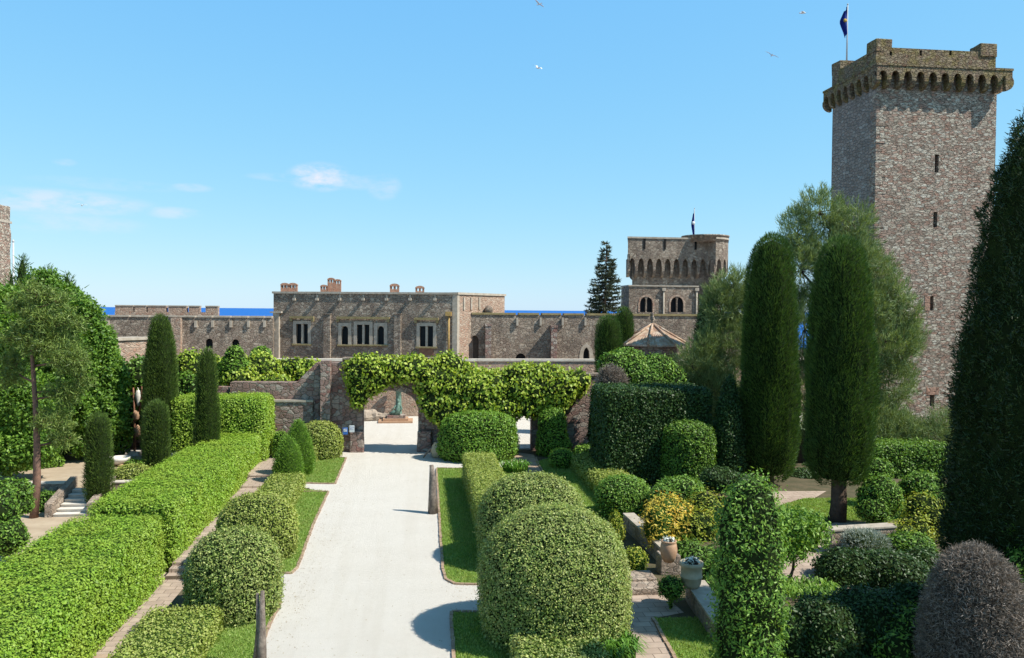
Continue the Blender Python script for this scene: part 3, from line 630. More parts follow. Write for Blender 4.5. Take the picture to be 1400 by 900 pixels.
# vines
def vine(label, blobs, leaf=L_VINE, cov=1.3, L=.24, W=.16, group=None, zmin=None, **k):
    return shrub(label, blobs, leaf, L, W, cov, name='climbing_vine', cat='vine', group=group, amp=.16, clump=.24, depth=.12, droop=.6, up=.5, core=C_GREEN, zmin=zmin, **k)
vine('yellow green climbing vine cascading over the arched gateway', [(505, 512, 64, 56, 56.6), (490, 530, 34, 60, 56.4), (530, 502, 46, 30, 56.6), (512, 520, 44, 24, 56.4), (568, 505, 58, 34, 56.5), (548, 510, 40, 26, 56.4), (600, 520, 60, 60, 56.4), (596, 552, 44, 56, 56.0), (612, 562, 38, 50, 55.9), (640, 528, 60, 60, 56.4), (628, 560, 44, 44, 56.), (655, 540, 60, 50, 56.2), (610, 500, 44, 28, 56.8)])
vine('long mass of yellow green vine along the wall right of the gateway', [(672, 535, 60, 52, 56.3), (660, 558, 50, 30, 56), (705, 528, 60, 50, 56.4), (690, 556, 60, 36, 56), (735, 530, 56, 52, 56.2), (725, 552, 44, 30, 56), (765, 528, 56, 46, 56.), (760, 549, 40, 26, 55.8), (790, 524, 34, 34, 56), (745, 512, 60, 24, 56.6), (712, 510, 60, 22, 56.8)])
vine('vine covering the terrace between the round cypress and the castle block', [(330, 520, 70, 40, 61), (290, 510, 60, 44, 62), (355, 505, 60, 40, 62), (400, 505, 50, 30, 63), (425, 502, 36, 20, 63), (262, 505, 50, 48, 61.5), (375, 530, 60, 34, 60), (420, 516, 40, 20, 61.5)])
vine('dark and yellow vine hanging on the wall at the far left doorway', [(195, 512, 56, 44, 58.3), (172, 530, 50, 60, 58), (215, 520, 50, 44, 58.3), (210, 550, 60, 60, 58), (175, 570, 50, 60, 58), (228, 580, 16, 60, 58.3), (262, 535, 44, 44, 58.4)], leaf=L_TREE)
for px, py, wp, hp in ((395, 500, 30, 20),): pass

# ================================================================== CASTLE
cb = thing('castle_courtyard_wall', 'pale coped stone terrace wall at the back of the sunny courtyard', 'wall', (0, 75, 0))
M, L = frame((-34, 75.6), (45, 75.4)); mb = MB(); TZ = 4.75
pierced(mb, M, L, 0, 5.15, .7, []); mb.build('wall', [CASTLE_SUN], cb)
mb = MB(); u0, z0 = onwall(M, 638, 493)
for i in range(26): mb.box(i*L/26+.01, (i+1)*L/26-.01, -.1, .8, 5.152, 5.36, M=M)
mb.build('coping', [COPING], cb)
flat('castle_terrace', [(-60, 76.1), (60, 76.1), (60, 108), (-60, 108)], TZ, SLAB, -1)

def scuppers(M, pxs, y, mat_o, par, py2=411, w_=.17):
    for px in pxs:
        u, z = onwall(M, px, y); mb = MB(); z2 = onwall(M, px, py2)[1]
        mb.box(u-w_/2, u+w_/2, -.06, -.003, z2+.25, z, M=M); mb.box(u-w_*.8, u+w_*.8, -.30, -.003, z2, z2+.24, M=M); mb.build('scupper', [mat_o], par)
# -- main block
A = DY(374, 402, 82); Bp = DY(625, 402, 78); C_ = DY(690, 405, 84.5)
M, L = frame((A.x, 82), (Bp.x, 78)); ZT = 11.45
blk = thing('castle_block', 'main castle block with mullioned windows and brick chimneys on its flat roof', 'castle building', (A.x, 82, TZ))
wins = [(405, 421, 443, 470), (467, 476, 446, 471), (488, 505, 444, 471), (516, 525, 446, 471), (574, 592, 446, 474)]
ops = []
for xa, xb, ya, yb in wins:
    a, zt = onwall(M, xa, ya); b_, zb = onwall(M, xb, yb); ops.append((a, b_, zb, zt))
mb = MB(); pierced(mb, M, L, TZ, ZT, .8, ops); mb.build('wall', [CASTLE], blk)
# right faces, lit tone in their stone colour
E_ = (Bp.x+1.2, 80.0)
Mr, Lr = frame((Bp.x+.0, 78.0), (C_.x, 84.5)); Mb, Lb = frame((C_.x, 84.5), (C_.x-5, 96)); mb = MB()
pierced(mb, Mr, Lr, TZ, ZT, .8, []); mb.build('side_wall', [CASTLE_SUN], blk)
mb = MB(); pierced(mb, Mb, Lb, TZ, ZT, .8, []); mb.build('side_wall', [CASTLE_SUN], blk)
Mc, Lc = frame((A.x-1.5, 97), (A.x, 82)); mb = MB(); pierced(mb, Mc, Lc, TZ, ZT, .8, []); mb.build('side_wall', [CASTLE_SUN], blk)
mb = MB(); mb.prism([(A.x+.3, 82.5), (Bp.x, 78.6), (C_.x-.5, 84.7), (C_.x-5, 95.5), (A.x-1, 96)], ZT-.9, ZT-.6); mb.build('roof', [SLAB], blk)
mb = MB(); mb.box(-.12, L+.02, -.13, .9, ZT+.002, ZT+.2, M=M); mb.box(-.02, Lr+.1, -.12, .9, ZT+.004, ZT+.22, M=Mr); mb.box(-.02, Lb, -.12, .9, ZT+.006, ZT+.22, M=Mb); mb.box(-.02, Lc-.1, -.1, .9, ZT+.0, ZT+.2, M=Mc); mb.build('coping', [TRIM], blk)
scuppers(M, [403, 434, 465, 497, 529, 561, 595], 403, TRIM, blk)
for i, ((xa, xb, ya, yb), (a, b_, zb, zt)) in enumerate(zip(wins, ops)):
    fr = MB(); s = .32
    fr.box(a-s, a-.002, -.05, .3, zb-.02, zt+s, M=M); fr.box(b_+.002, b_+s, -.05, .3, zb-.02, zt+s, M=M); fr.box(a-.0, b_+.0, -.047, .3, zt+.002, zt+s-.003, M=M)
    if i in (0, 2, 4): fr.box((a+b_)/2-.11, (a+b_)/2+.11, .06, .3, zb, zt, M=M)
    if i in (1, 3):
        n = 8; V = []; Q = []
        for k in range(n):
            x1_, x2_ = a+(b_-a)*k/n, a+(b_-a)*(k+1)/n; h1, h2 = zt-.4+.4*archz('round', k/n), zt-.4+.4*archz('round', (k+1)/n); q = len(V); V += [(x1_, .02, h1), (x2_, .02, h2), (x2_, .02, zt+.0), (x1_, .02, zt), (x1_, .3, h1), (x2_, .3, h2)]; Q += [(q, q+1, q+2, q+3), (q+1, q, q+4, q+5)]
        fr.add(xf(np.array(V, float), M), Q)
    wo = fr.build('window', [TRIM], blk, origin=M @ Vector((a, 0, zb)))
    p = MB(); p.box(a+.001, b_-.001, .35, .38, zb-.0, zt-.001, M=M); p.build('pane', [GLASS], wo)
    sI = MB(); sI.box(a-s-.08, b_+s+.08, -.16, .1, zb-.17, zb-.022, M=M); sI.build('sill', [MOSSTRIM], wo)
for xa, xb, y in ((397, 430, 434), (461, 533, 434.5), (567, 600, 436)):
    a, z = onwall(M, xa, y); b_, _ = onwall(M, xb, y); mb = MB(); mb.box(a, b_, -.3, -.052, z-.1, z+.12, M=M); mb.box(a, a+.25, -.26, -.052, z-.38, z-.1, M=M); mb.box(b_-.25, b_, -.26, -.052, z-.38, z-.1, M=M); mb.build('hood_mould', [MOSSTRIM], blk)
a, zt = onwall(M, 573, 475); b_, zb = onwall(M, 593, 486); mb = MB(); mb.box(a, b_, -.06, -.003, zb, zt, M=M); mb.build('timber_panel', [WOODM], blk)
for xa, xb, ya in ((444, 453, 430), (540, 549, 430)):
    a, zt = onwall(M, xa, ya); b_, _ = onwall(M, xb, ya); mb = MB(); mb.box(a, b_, -.4, -.003, TZ, zt, M=M); mb.box(a-.05, b_+.05, -.45, -.003, zt, zt+.1, M=M); mb.build('buttress', [CASTLE], blk)
a, zt = onwall(M, 375, 428); b_, _ = onwall(M, 383, 428); mb = MB(); mb.box(a, b_, -.35, -.004, TZ, zt, M=M); mb.box(a-.25, b_+.3, -.5, -.004, zt, zt+.15, M=M); mb.build('corner_pilaster', [TRIM], blk)
a, zt = onwall(M, 625.5, 402); mb = MB(); mb.box(L-.45, L+.02, -.04, .2, TZ, ZT-.01, M=M); mb.box(-.0, .35, -.04, .2, TZ, ZT-.01, M=Mr); mb.build('corner_quoins', [TRIM], blk)
a, zt = onwall(M, 614, 432); mb = MB(); mb.tube([M @ Vector((a, -.14, TZ)), M @ Vector((a, -.14, zt))], .09); mb.box(a-.3, a+.25, -.4, -.004, zt, zt+.4, M=M); mb.build('downpipe', [plain('ochre_pipe', (.5, .33, .12), (.36, .22, .08), .7, 5, .2)], blk)
for px in (634, 644, 655):
    u, z = onwall(Mr, px, 411); mb = MB(); mb.box(u-.1, u+.1, -.1, -.003, z-.9, z+.3, M=Mr); mb.build('scupper', [TRIM], blk)
u, z = onwall(Mr, 663, 425); mb = MB(); mb.lathe([(.2, 0), (.42, .15), (.45, .5), (.25, .75), (.05, .85)], Mr @ Vector((u, -.45, z-.3))); mb.box(u-.5, u+.2, -.8, -.003, z-.45, z-.3, M=Mr); mb.build('carved_gargoyle', [CASTLE], blk)
# chimneys: stack, vent openings and rounded cap
def chimney(px, py_b, py_t, wpx, lab, n=1, rnd=True):
    base = DY(px, py_b, 84.5); d = dep(base); w_ = wpx*d/F/2; zt = P(px, py_t, d).z; z0 = ZT-.6; h = zt-z0
    c = thing('chimney', lab, 'chimney', (base.x, base.y, z0), 'chimneys on the castle block roof'); c.parent = blk; c.location = Vector((base.x, base.y, z0))-parent_loc(blk)
    del c['category']; del c['group']; del c['label']
    mb = MB(); x, y = base.x, base.y; zc = zt-w_*.6
    mb.box(x-w_, x+w_, y-w_*.8, y+w_*.8, z0, zc-.3)
    for sx in (-1, 0, 1): mb.box(x+sx*w_*.78-w_*.22, x+sx*w_*.78+w_*.22, y-w_*.78, y+w_*.78, zc-.3, zc)
    mb.build('stack', [BRICK], c)
    mb = MB(); pr = [(w_*1.1*cos(a), w_*.6*sin(a)) for a in np.linspace(0, pi, 9)]; v = [(x+a, y-w_*.95, zc+.002+b2) for a, b2 in pr]+[(x+a, y+w_*.95, zc+.002+b2) for a, b2 in pr]
    mb.add(v, [tuple(range(9))[::-1], tuple(range(9, 18))]+[(i, (i+1) % 9, (i+1) % 9+9, i+9) for i in range(9)]); mb.build('cap', [BRICK], c)
for px, yb, yt, w_ in ((390, 400, 387, 11), (401, 400, 387, 11), (443, 400, 389.5, 9), (453, 400, 380, 9.5), (462, 400, 382, 8.5), (539.5, 400, 388, 12.5), (574, 401, 391, 12)): chimney(px, yb, yt, w_, 'brick chimney')
mb = MB(); mb.lathe([(.05, 0), (.5, .1), (.45, .6), (.1, .8)], DY(384, 397, 83)); 

# -- right wing wall
Mw, Lw = frame((DY(643, 440, 79.8).x, 79.8), (33.5, 79.4)); ZW = 9.52
rwg = thing('castle_wing', 'long battlemented castle wall with buttresses right of the main block', 'castle building', (6, 79.8, TZ))
ops = []
a, zt = onwall(Mw, 642.5, 459); b_, _ = onwall(Mw, 654.5, 459); ops.append((max(a, .05), b_, TZ, zt, 'round', .5)); dr_ = ops[0]
a, zt = onwall(Mw, 705, 483); b_, _ = onwall(Mw, 719, 483); ops.append((a, b_, TZ, zt, 'pointed', .5))
a, zt = onwall(Mw, 797.5, 475); b_, _ = onwall(Mw, 806, 475); ops.append((a, b_, TZ, zt, 'pointed', .8)); pw = ops[2]
mb = MB(); pierced(mb, Mw, Lw, TZ, ZW, .8, ops); mb.build('wall', [CASTLE], rwg)
mb = MB(); mb.box(dr_[0]+.002, dr_[1]-.002, .3, .37, TZ, dr_[3]-.001, M=Mw); mb.build('door', [DOORW], rwg)
mb = MB(); mb.box(ops[1][0], ops[1][1], .5, .55, TZ, ops[1][3], M=Mw); mb.build('window_pane', [GLASS], rwg); mb = MB(); mb.box(pw[0], pw[1], .5, .55, TZ, pw[3], M=Mw); mb.build('window_pane', [GLASS], rwg)
mb = MB(); arch_ring(mb, Mw, pw[0], pw[1], TZ, pw[3]-.8, .8, 'pointed', .4, -.05, .4); mb.build('pointed_window_surround', [TRIM], rwg)
mb = MB(); xs = [0]+[onwall(Mw, px, 432)[0] for px in (707, 739, 769, 800, 890)]+[Lw]
for x0_, x1_ in zip(xs, xs[1:]): mb.box(x0_+.14, x1_-.14, -.1, .9, ZW+.002, ZW+.2, M=Mw)
mb.build('coping', [MOSSTRIM], rwg)
for px in (707, 739, 769, 800): 
    u, z = onwall(Mw, px, 433); mb = MB(); mb.box(u-.1, u+.1, -.24, -.003, z-.9, z-.1, M=Mw); mb.build('scupper', [TRIM], rwg)
for xa, xb, yt in ((663, 671, 446), (752, 760, 448)):
    a, zt = onwall(Mw, xa, yt); b_, _ = onwall(Mw, xb, yt); mb = MB(); mb.box(a, b_, -.9, -.003, TZ, zt, M=Mw); mb.box(a-.03, b_+.06, -.95, -.003, zt, zt+.22, M=Mw); mb.build('buttress', [GATE], rwg)
mb = MB(); mb.box(0, Lw, 8, 8.6, TZ, ZW-.6, M=Mw); mb.box(0, Lw, .8, 8, ZW-1.5, ZW-1.3, M=Mw); mb.build('roof', [SLAB], rwg)

# -- left wing
Ml, Ll = frame((-36, 80.6), (DY(373, 440, 80.6).x, 80.6)); ZL = 9.05
lwg = thing('castle_wing', 'long dark castle wall left of the main block with two small arched windows', 'castle building', (-20, 80.6, TZ))
ops = []
for xa, xb, yt, yb in ((281, 291, 463, 476), (317, 327, 464, 474)):
    a, zt = onwall(Ml, xa, yt); b_, zb = onwall(Ml, xb, yb); ops.append((a, b_, zb, zt, 'round', .4))
mb = MB(); pierced(mb, Ml, Ll, TZ, ZL, .8, ops); mb.build('wall', [CASTLE], lwg)
for o_ in ops: mb = MB(); mb.box(o_[0], o_[1], .4, .45, o_[2], o_[3], M=Ml); mb.build('window_pane', [GLASS], lwg)
mb = MB(); cuts = [0]+sorted([onwall(Ml, px, 436)[0] for px in (148, 178, 205, 222, 268, 291, 316, 340, 362)])+[Ll]
for x0_, x1_ in zip(cuts, cuts[1:]): mb.box(x0_+.1, x1_-.1, -.1, .9, ZL+.002, ZL+.17, M=Ml)
mb.build('coping', [TRIM], lwg)
for px in (148, 268, 291, 316, 340, 362):
    u, z = onwall(Ml, px, 437); mb = MB(); mb.box(u-.12, u+.12, -.2, -.003, z-.75, z-.1, M=Ml); mb.build('scupper', [TRIM], lwg)
a, zt = onwall(Ml, 236, 438); b_, _ = onwall(Ml, 249, 438); mb = MB(); mb.box(a, b_, -.6, -.003, TZ, ZL-.05, M=Ml); mb.build('sunlit_pier', [CASTLE_SUN], lwg)  # corner pier, its sunlit look put into the stone colour
mb = MB(); mb.box(0, Ll, .8, 9, ZL-1.3, ZL-1.1, M=Ml); mb.build('roof', [SLAB], lwg)
# rear battlement
Mq, Lq = frame((DY(157, 430, 97).x, 97), (DY(298, 430, 97).x, 97)); rb = thing('battlement', 'pale crenellated parapet rising behind the left castle wing', 'battlement', (DY(157, 430, 97).x, 97, TZ))
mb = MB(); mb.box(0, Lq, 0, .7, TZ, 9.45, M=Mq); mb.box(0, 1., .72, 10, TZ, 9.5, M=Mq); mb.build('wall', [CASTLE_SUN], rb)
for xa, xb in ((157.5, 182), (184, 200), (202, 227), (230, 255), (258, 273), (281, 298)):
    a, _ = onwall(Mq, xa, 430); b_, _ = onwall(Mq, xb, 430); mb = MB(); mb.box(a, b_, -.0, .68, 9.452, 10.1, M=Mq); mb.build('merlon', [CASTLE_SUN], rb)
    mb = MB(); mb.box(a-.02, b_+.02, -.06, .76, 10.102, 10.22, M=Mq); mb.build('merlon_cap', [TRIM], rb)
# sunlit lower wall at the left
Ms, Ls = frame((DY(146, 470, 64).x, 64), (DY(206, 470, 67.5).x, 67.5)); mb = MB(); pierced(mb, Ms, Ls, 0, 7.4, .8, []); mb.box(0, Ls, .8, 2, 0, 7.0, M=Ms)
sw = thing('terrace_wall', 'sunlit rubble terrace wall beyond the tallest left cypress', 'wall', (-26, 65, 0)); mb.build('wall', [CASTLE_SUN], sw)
mb = MB(); mb.box(-.1, Ls+.1, -.15, 2.1, 7.402, 7.6, M=Ms); mb.build('coping', [TRIM], sw)
# upper lawn bank between: plain terrace holding the vines
flat('planted_bank', [(-34, 61), (-7.5, 59.6), (-7.5, 66), (-34, 70)], 4.4, DARKSOIL, 0)

# -- round cornered tower
Yt = 93
def towerpt(px, Y): q = DY(px, 400, Y); return (q.x, Y)
xl = towerpt(864, Yt)[0]; xr = towerpt(983, Yt+1)[0]; R_ = 1.95
rt = thing('castle_tower', 'squat castle tower with rounded corner, arched machicolation and flagpole', 'castle tower', ((xl+xr)/2, Yt, TZ))
def outline(off, n=7):
    pts = [(xl-off, Yt-off)]; k = 9; x2 = xr-R_-.2
    for i in range(1, k+1): pts.append((xl-off+(x2-(xl-off))*i/k, Yt-off))
    cx, cy = xr-R_, Yt+R_-1.3
    for i in range(n): a = -pi/2-.25+(pi*.95)*(i+1)/(n+1); pts.append((cx+(R_+off)*cos(a), cy+(R_+off)*sin(a)))
    bx = xl-off+2.9; pts += [(xr-R_+1, Yt+9+off), (xl+6, Yt+9+off), (bx, Yt+9+off)]
    for i in range(1, 5): pts.append((bx+(xl-off-bx)*i/5, Yt+9+off-(9+2*off)*i/5))
    return pts
dT = dep((xl+5, Yt, 10)); zz = lambda y: P(920, y, dT).z
mb = MB(); mb.prism(outline(0), TZ, zz(352)); mb.build('lower_body', [CASTLE], rt)
mb = MB(); zc = zz(353); machicolation(mb, outline(.75), zc+.3, .45, 1.15, .72, bw=.3, drop=.95); mb.build('machicolation', [CASTLE], rt)
o1 = outline(.75); mb = MB(); mb.prism(o1, zc+.302, zz(328)); mb.build('parapet', [CASTLE], rt)
mb = MB(); mb.prism(outline(.84), zz(328)+.002, zz(328)+.2); mb.build('coping', [TRIM], rt)
for px in (881, 909, 951):
    q = DY(px, 335, Yt-.75); mb = MB(); mb.box(q.x-.12, q.x+.12, Yt-.82, Yt-.752, zz(342), zz(328)); mb.build('parapet_slit', [DARKIN], rt)
cx, cy = xr-R_, Yt+R_-1.3
mb = MB(); mb.lathe([(R_+.79, 0), (R_+.79, .62), (R_+.88, .64), (R_+.88, .8), (R_+.3, .8)], (cx, cy, zz(331)), 32); mb.build('turret_top', [CASTLE], rt)
# annex with twin arched windows
ax0, ax1 = towerpt(860, Yt-3.6)[0], towerpt(954, Yt-3.6)[0]; Ma, La = frame((ax0, Yt-3.6), (ax1, Yt-3.6)); za = onwall(Ma, 900, 392)[1]; ops = []
for xa, xb in ((875, 882.5), (884.5, 892), (917, 924.5), (926.5, 934)):
    a, zt = onwall(Ma, xa, 406); b_, zb = onwall(Ma, xb, 427); ops.append((a, b_, zb, zt, 'round', (b_-a)/2))
mb = MB(); pierced(mb, Ma, La, TZ, za, .6, ops); mb.box(0, La, .6, 3.55, TZ, za-.02, M=Ma); mb.build('annex_wall', [CASTLE], rt)
mb = MB(); mb.box(-.1, La+.1, -.1, 3.6, za+.002, za+.15, M=Ma); mb.build('annex_coping', [TRIM], rt)
for o_ in ops: mb = MB(); mb.box(o_[0], o_[1], .35, .4, o_[2], o_[3], M=Ma); mb.build('window_pane', [GLASS], rt)
for k in (0, 2): mb = MB(); arch_ring(mb, Ma, ops[k][0], ops[k+1][1], ops[k][2], ops[k][3]-.7, .72, 'round', .22, -.05, .1); mb.build('window_surround', [CASTLE_SUN], rt)
for px in (907, 952): u, z = onwall(Ma, px, 398); mb = MB(); mb.tube([Ma @ Vector((u, -.12, TZ)), Ma @ Vector((u, -.12, z))], .1); mb.box(u-.22, u+.22, -.3, -.01, z, z+.35, M=Ma); mb.build('downpipe', [TRIM], rt)
def flag(label, px, py_base, py_top, Y, fw, fh, c1, c2, z_b=None, tilt=0):
    b_ = DY(px, py_base, Y); d = dep(b_); zt = P(px, py_top, d).z; root = thing('flagpole', label, 'flag', b_, None)
    mb = MB(); mb.tube([b_, (b_.x+tilt, b_.y, zt)], [.07, .04], 8); mb.lathe([(.02, 0), (.08, .06), (.02, .14)], (b_.x+tilt, b_.y, zt), 8); mb.build('pole', [METALG], root)
    V = []; n, k = 8, 10
    for i in range(n+1):
        for j in range(k+1): s = i/n; q = j/k; V.append((b_.x+tilt-fw*s*(1-.45*abs(q-.45)*2)*(.6+.4*sin(q*3)), b_.y+.12*sin(s*9+q*3), zt-.1-fh*q-.35*s*fh*.5+.08*sin(s*7)))
    Q = [(i*(k+1)+j, (i+1)*(k+1)+j, (i+1)*(k+1)+j+1, i*(k+1)+j+1) for i in range(n) for j in range(k)]
    mb = MB(); mb.add(V, Q, 0, True); mb.m = [0]; f_ = mb.build('flag', [c1], root)
    e = MB(); cxx = b_.x+tilt-fw*.4; cz = zt-.1-fh*.55; e.lathe([(.01, 0), (fh*.07, .002), (fh*.07, .02), (.01, .022)], (0, 0, 0), 10, M=Matrix.Translation((cxx, b_.y-.2, cz)) @ Matrix.Rotation(pi/2, 4, 'X')); e.build('emblem', [c2], f_)
    return root
NAVY = plain('navy_flag_cloth', (.012, .03, .24), (.008, .02, .17), .8, 3, 0); GOLD = plain('gold_emblem', (.5, .32, .06), (.4, .25, .05), .8, 3, 0); WHT = plain('white_emblem', (.7, .7, .72), (.5, .5, .55), .8, 3, 0)
flag('small blue and white flag on the round cornered castle tower', 949, 325, 286, Yt+4, .45, 3.0, NAVY, WHT)

# -- high keep at the right
c0 = G(1190, 612); dK = dep(c0); Yk = c0.y; xk = c0.x; xk2 = DY(1363, 120, Yk).x; yk2 = Yk+6.4
for _ in range(1): pass
kp = thing('stone_keep', 'tall square rubble keep with mossy crenellated top at the right', 'castle tower', (xk, Yk, 0))
Mk, Lk = frame((xk, Yk), (xk2, Yk)); kz = lambda y: onwall(Mk, 1200, y)[1]
# body with arrow slits, front finely divided and roughened
ops = []
for px, ya, yb, w_ in ((1281, 211, 236, .16), (1279, 290, 311, .16), (1273.5, 405, 425, .18), (1274.5, 538, 556, .18)):
    u, zt = onwall(Mk, px, ya); _, zb = onwall(Mk, px, yb); ops.append((u-w_, u+w_, zb, zt))
mb = MB(); pierced(mb, Mk, Lk, -1, kz(112), 1.2, ops); mb.build('front_wall', [TOWER], kp)
mb = MB(); mb.box(xk, xk2, Yk+1.203, yk2, -1, kz(112)-.01); mb.build('body', [TOWER], kp)
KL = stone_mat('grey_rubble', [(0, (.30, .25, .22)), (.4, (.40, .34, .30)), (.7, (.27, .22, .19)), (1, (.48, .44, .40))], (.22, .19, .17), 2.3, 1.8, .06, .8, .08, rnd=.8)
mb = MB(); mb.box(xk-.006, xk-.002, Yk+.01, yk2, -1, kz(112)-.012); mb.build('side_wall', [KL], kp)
mb = MB()
for j in range(42):
    z = .2+j*.62; s = .5 if j % 2 else .8; mb.box(xk-.03, xk+s, Yk-.03, Yk+(1.3-s), z, z+.56+random.uniform(-.06, .04))
mb.build('corner_quoins', [TOWER], kp)
for o_, yy in zip(ops, range(4)):
    mb = MB(); mb.box(o_[0]-.02, o_[1]+.02, .5, .55, o_[2], o_[3], M=Mk); mb.build('arrow_slit_recess', [DARKIN], kp)
for px, ya, yb in ((1275, 405, 425), (1275, 530, 540)):
    u, zt = onwall(Mk, px, ya); _, zb = onwall(Mk, px, yb); mb = MB(); mb.box(u-.62 if ya == 405 else u-.5, u-.2 if ya == 405 else u+.5, -.02, .1, zb, zt, M=Mk); mb.build('slit_frame', [stone_mat('red_slit_stone', [(0, (.38, .2, .14)), (1, (.45, .27, .2))], (.3, .2, .16), 2, 1, .03)], kp)
ov = .7; zb_ = kz(93)
def sq(off, nx, ny):
    a, b_, c, d = xk-off+.25, xk2+off, Yk-off, yk2+off; p = []
    p += [(a+(b_-a)*i/nx, c) for i in range(nx)]; p += [(b_, c+(d-c)*i/ny) for i in range(ny)]; p += [(b_+(a-b_)*i/nx, d) for i in range(nx)]; p += [(a, d+(c-d)*i/ny) for i in range(ny)]; return p
mb = MB(); machicolation(mb, sq(ov, 11, 8), zb_, .36, .42, ov-.05, bw=.34, drop=.62, T=.3); mb.build('machicolation', [TOWERTOP], kp)
mb = MB(); a, b_, c, d = xk-ov+.2, xk2+ov+.05, Yk-ov-.05, yk2+ov+.05; mb.box(a, b_, c, d, zb_+.002, zb_+.16); mb.build('ledge', [TOWERTOP], kp)
mb = MB(); mb.box(xk+.05, xk2-.05, Yk+.03, yk2, kz(118), zb_-.004); mb.build('neck_wall', [TOWER], kp)
zp = kz(66); zm = kz(52); i0 = .1; T = .7
Mp, Lp = frame((xk-i0, Yk+.05), (xk2-.1, Yk+.05)); ops = []
for px in (1218, 1259, 1299.5):
    u, zt = onwall(Mp, px, 69); _, zb = onwall(Mp, px, 76); ops.append((u-.1, u+.1, zb, zt))
mb = MB(); pierced(mb, Mp, Lp, zb_+.16, zp, T, ops); mb.box(xk-i0, xk-i0+T, Yk+.05+T, yk2, zb_+.16, zp-.02); mb.box(xk2-.1-T, xk2-.1, Yk+.05+T, yk2, zb_+.16, zp-.02); mb.box(xk-i0+T, xk2-.1-T, yk2-T, yk2, zb_+.16, zp-.03); mb.build('parapet', [TOWERTOP], kp)
for (x0_, y0_) in ((xk-i0-.05, Yk), (xk2-.1-1.3, Yk), (xk-i0-.05, yk2-1.25), (xk2-1.4, yk2-1.3)):
    mb = MB(); v, q = rbox(x0_, x0_+1.35, y0_, y0_+1.3, zp-.2, zm, .08, .3, .08, sd_()); mb.add(v, q); mb.build('merlon', [TOWERTOP], kp)
flag('dark blue flag with gold emblem flying above the high keep', 1157.5, 90, 8, yk2-.4, .75, 2.2, NAVY, GOLD)

# -- far left tower sliver and mast
lt = thing('ruined_tower', 'pale rubble tower cut off by the left edge of the view', 'castle tower', (-44, 74, 0)); q = DY(14.5, 300, 82); mb = MB(); v, f_ = rbox(q.x-8, q.x, 74, 82, 0, P(5, 283, dep(q)).z, .15, .5, .2, 77); mb.add(v, f_); mb.build('body', [TOWER], lt)
mb = MB(); mb.box(q.x-8.1, q.x+.08, 73.9, 82.1, P(5, 306, dep(q)).z, P(5, 303, dep(q)).z); mb.build('string_course', [TRIM], lt)
q = DY(18.5, 400, 72); mb = MB(); mb.tube([(q.x, 72, 0), (q.x, 72, P(18, 332, dep(q)).z)], [.12, .07], 8); mb.lathe([(.05, 0), (.12, .1), (.04, .25)], (q.x, 72, P(18, 332, dep(q)).z), 8); tag(mb.build('mast', [METALG], origin=(q.x, 72, 0)), 'thin grey mast beside the ruined tower at far left', 'mast')

# -- tiled pavilion
pc = DY(892, 470, 71.6); zp0 = P(892, 470, dep(pc)).z; zpt = P(892, 444, dep(pc)).z; rr = 45*dep(pc)/F
pv = thing('pavilion', 'round pavilion with conical terracotta tiled roof behind the hedges', 'pavilion', (pc.x, 71.6, 0))
n = 112; prof = [(rr*1.03, -.12), (rr*1.03, 0), (rr*.66, (zpt-zp0)*.36), (rr*.33, (zpt-zp0)*.69), (.12, (zpt-zp0))]; V = []
for k, (r_, z) in enumerate(prof):
    for i in range(n): a = 2*pi*i/n; e = (.055 if i % 2 else -.03)*(min(1, r_/rr*1.6)); oct_ = cos(pi/8)/cos(((a+pi/8) % (pi/4))-pi/8); R2 = r_*(.35+.65*oct_); V.append((pc.x+R2*cos(a), 71.6+R2*sin(a), zp0+z+e))
Q = [(k*n+i, k*n+(i+1) % n, (k+1)*n+(i+1) % n, (k+1)*n+i) for k in range(len(prof)-1) for i in range(n)]+[tuple(range(n-1, -1, -1))]
mb = MB(); mb.add(V, Q); mb.build('roof', [TILE], pv)
mb = MB()
for i in range(8): a = 2*pi*i/8+pi/8; mb.tube([(pc.x+rr*1.05*cos(a), 71.6+rr*1.05*sin(a), zp0+.06), (pc.x+.1*cos(a), 71.6+.1*sin(a), zpt+.08)], .11, 6)
mb.build('ridge_tiles', [TILE], pv)
mb = MB(); mb.lathe([(.16, 0), (.2, .15), (.1, .3), (.22, .5), (.1, .75), (.12, 1.0), (.02, 1.15)], (pc.x, 71.6, zpt), 10); mb.build('finial', [CASTLE], pv)
mb = MB(); mb.lathe([(rr*.8, 0), (rr*.8, zp0-.1)], (pc.x, 71.6, 0), 8, smooth=False); mb.build('wall', [GATE], pv)
for i in range(8):
    a = 2*pi*(i+.5)/8; Mx = Matrix.Translation((pc.x, 71.6, 0)) @ Matrix.Rotation(a+pi/2, 4, 'Z'); mb = MB(); q = -rr*.8*cos(pi/8)
    mb.box(-.8, .8, q-.03, q+.05, zp0-3.2, zp0-.9, M=Mx); mb.box(-.04, .04, q-.06, q, zp0-3.2, zp0-.9, M=Mx); mb.build('window', [GLASS], pv)

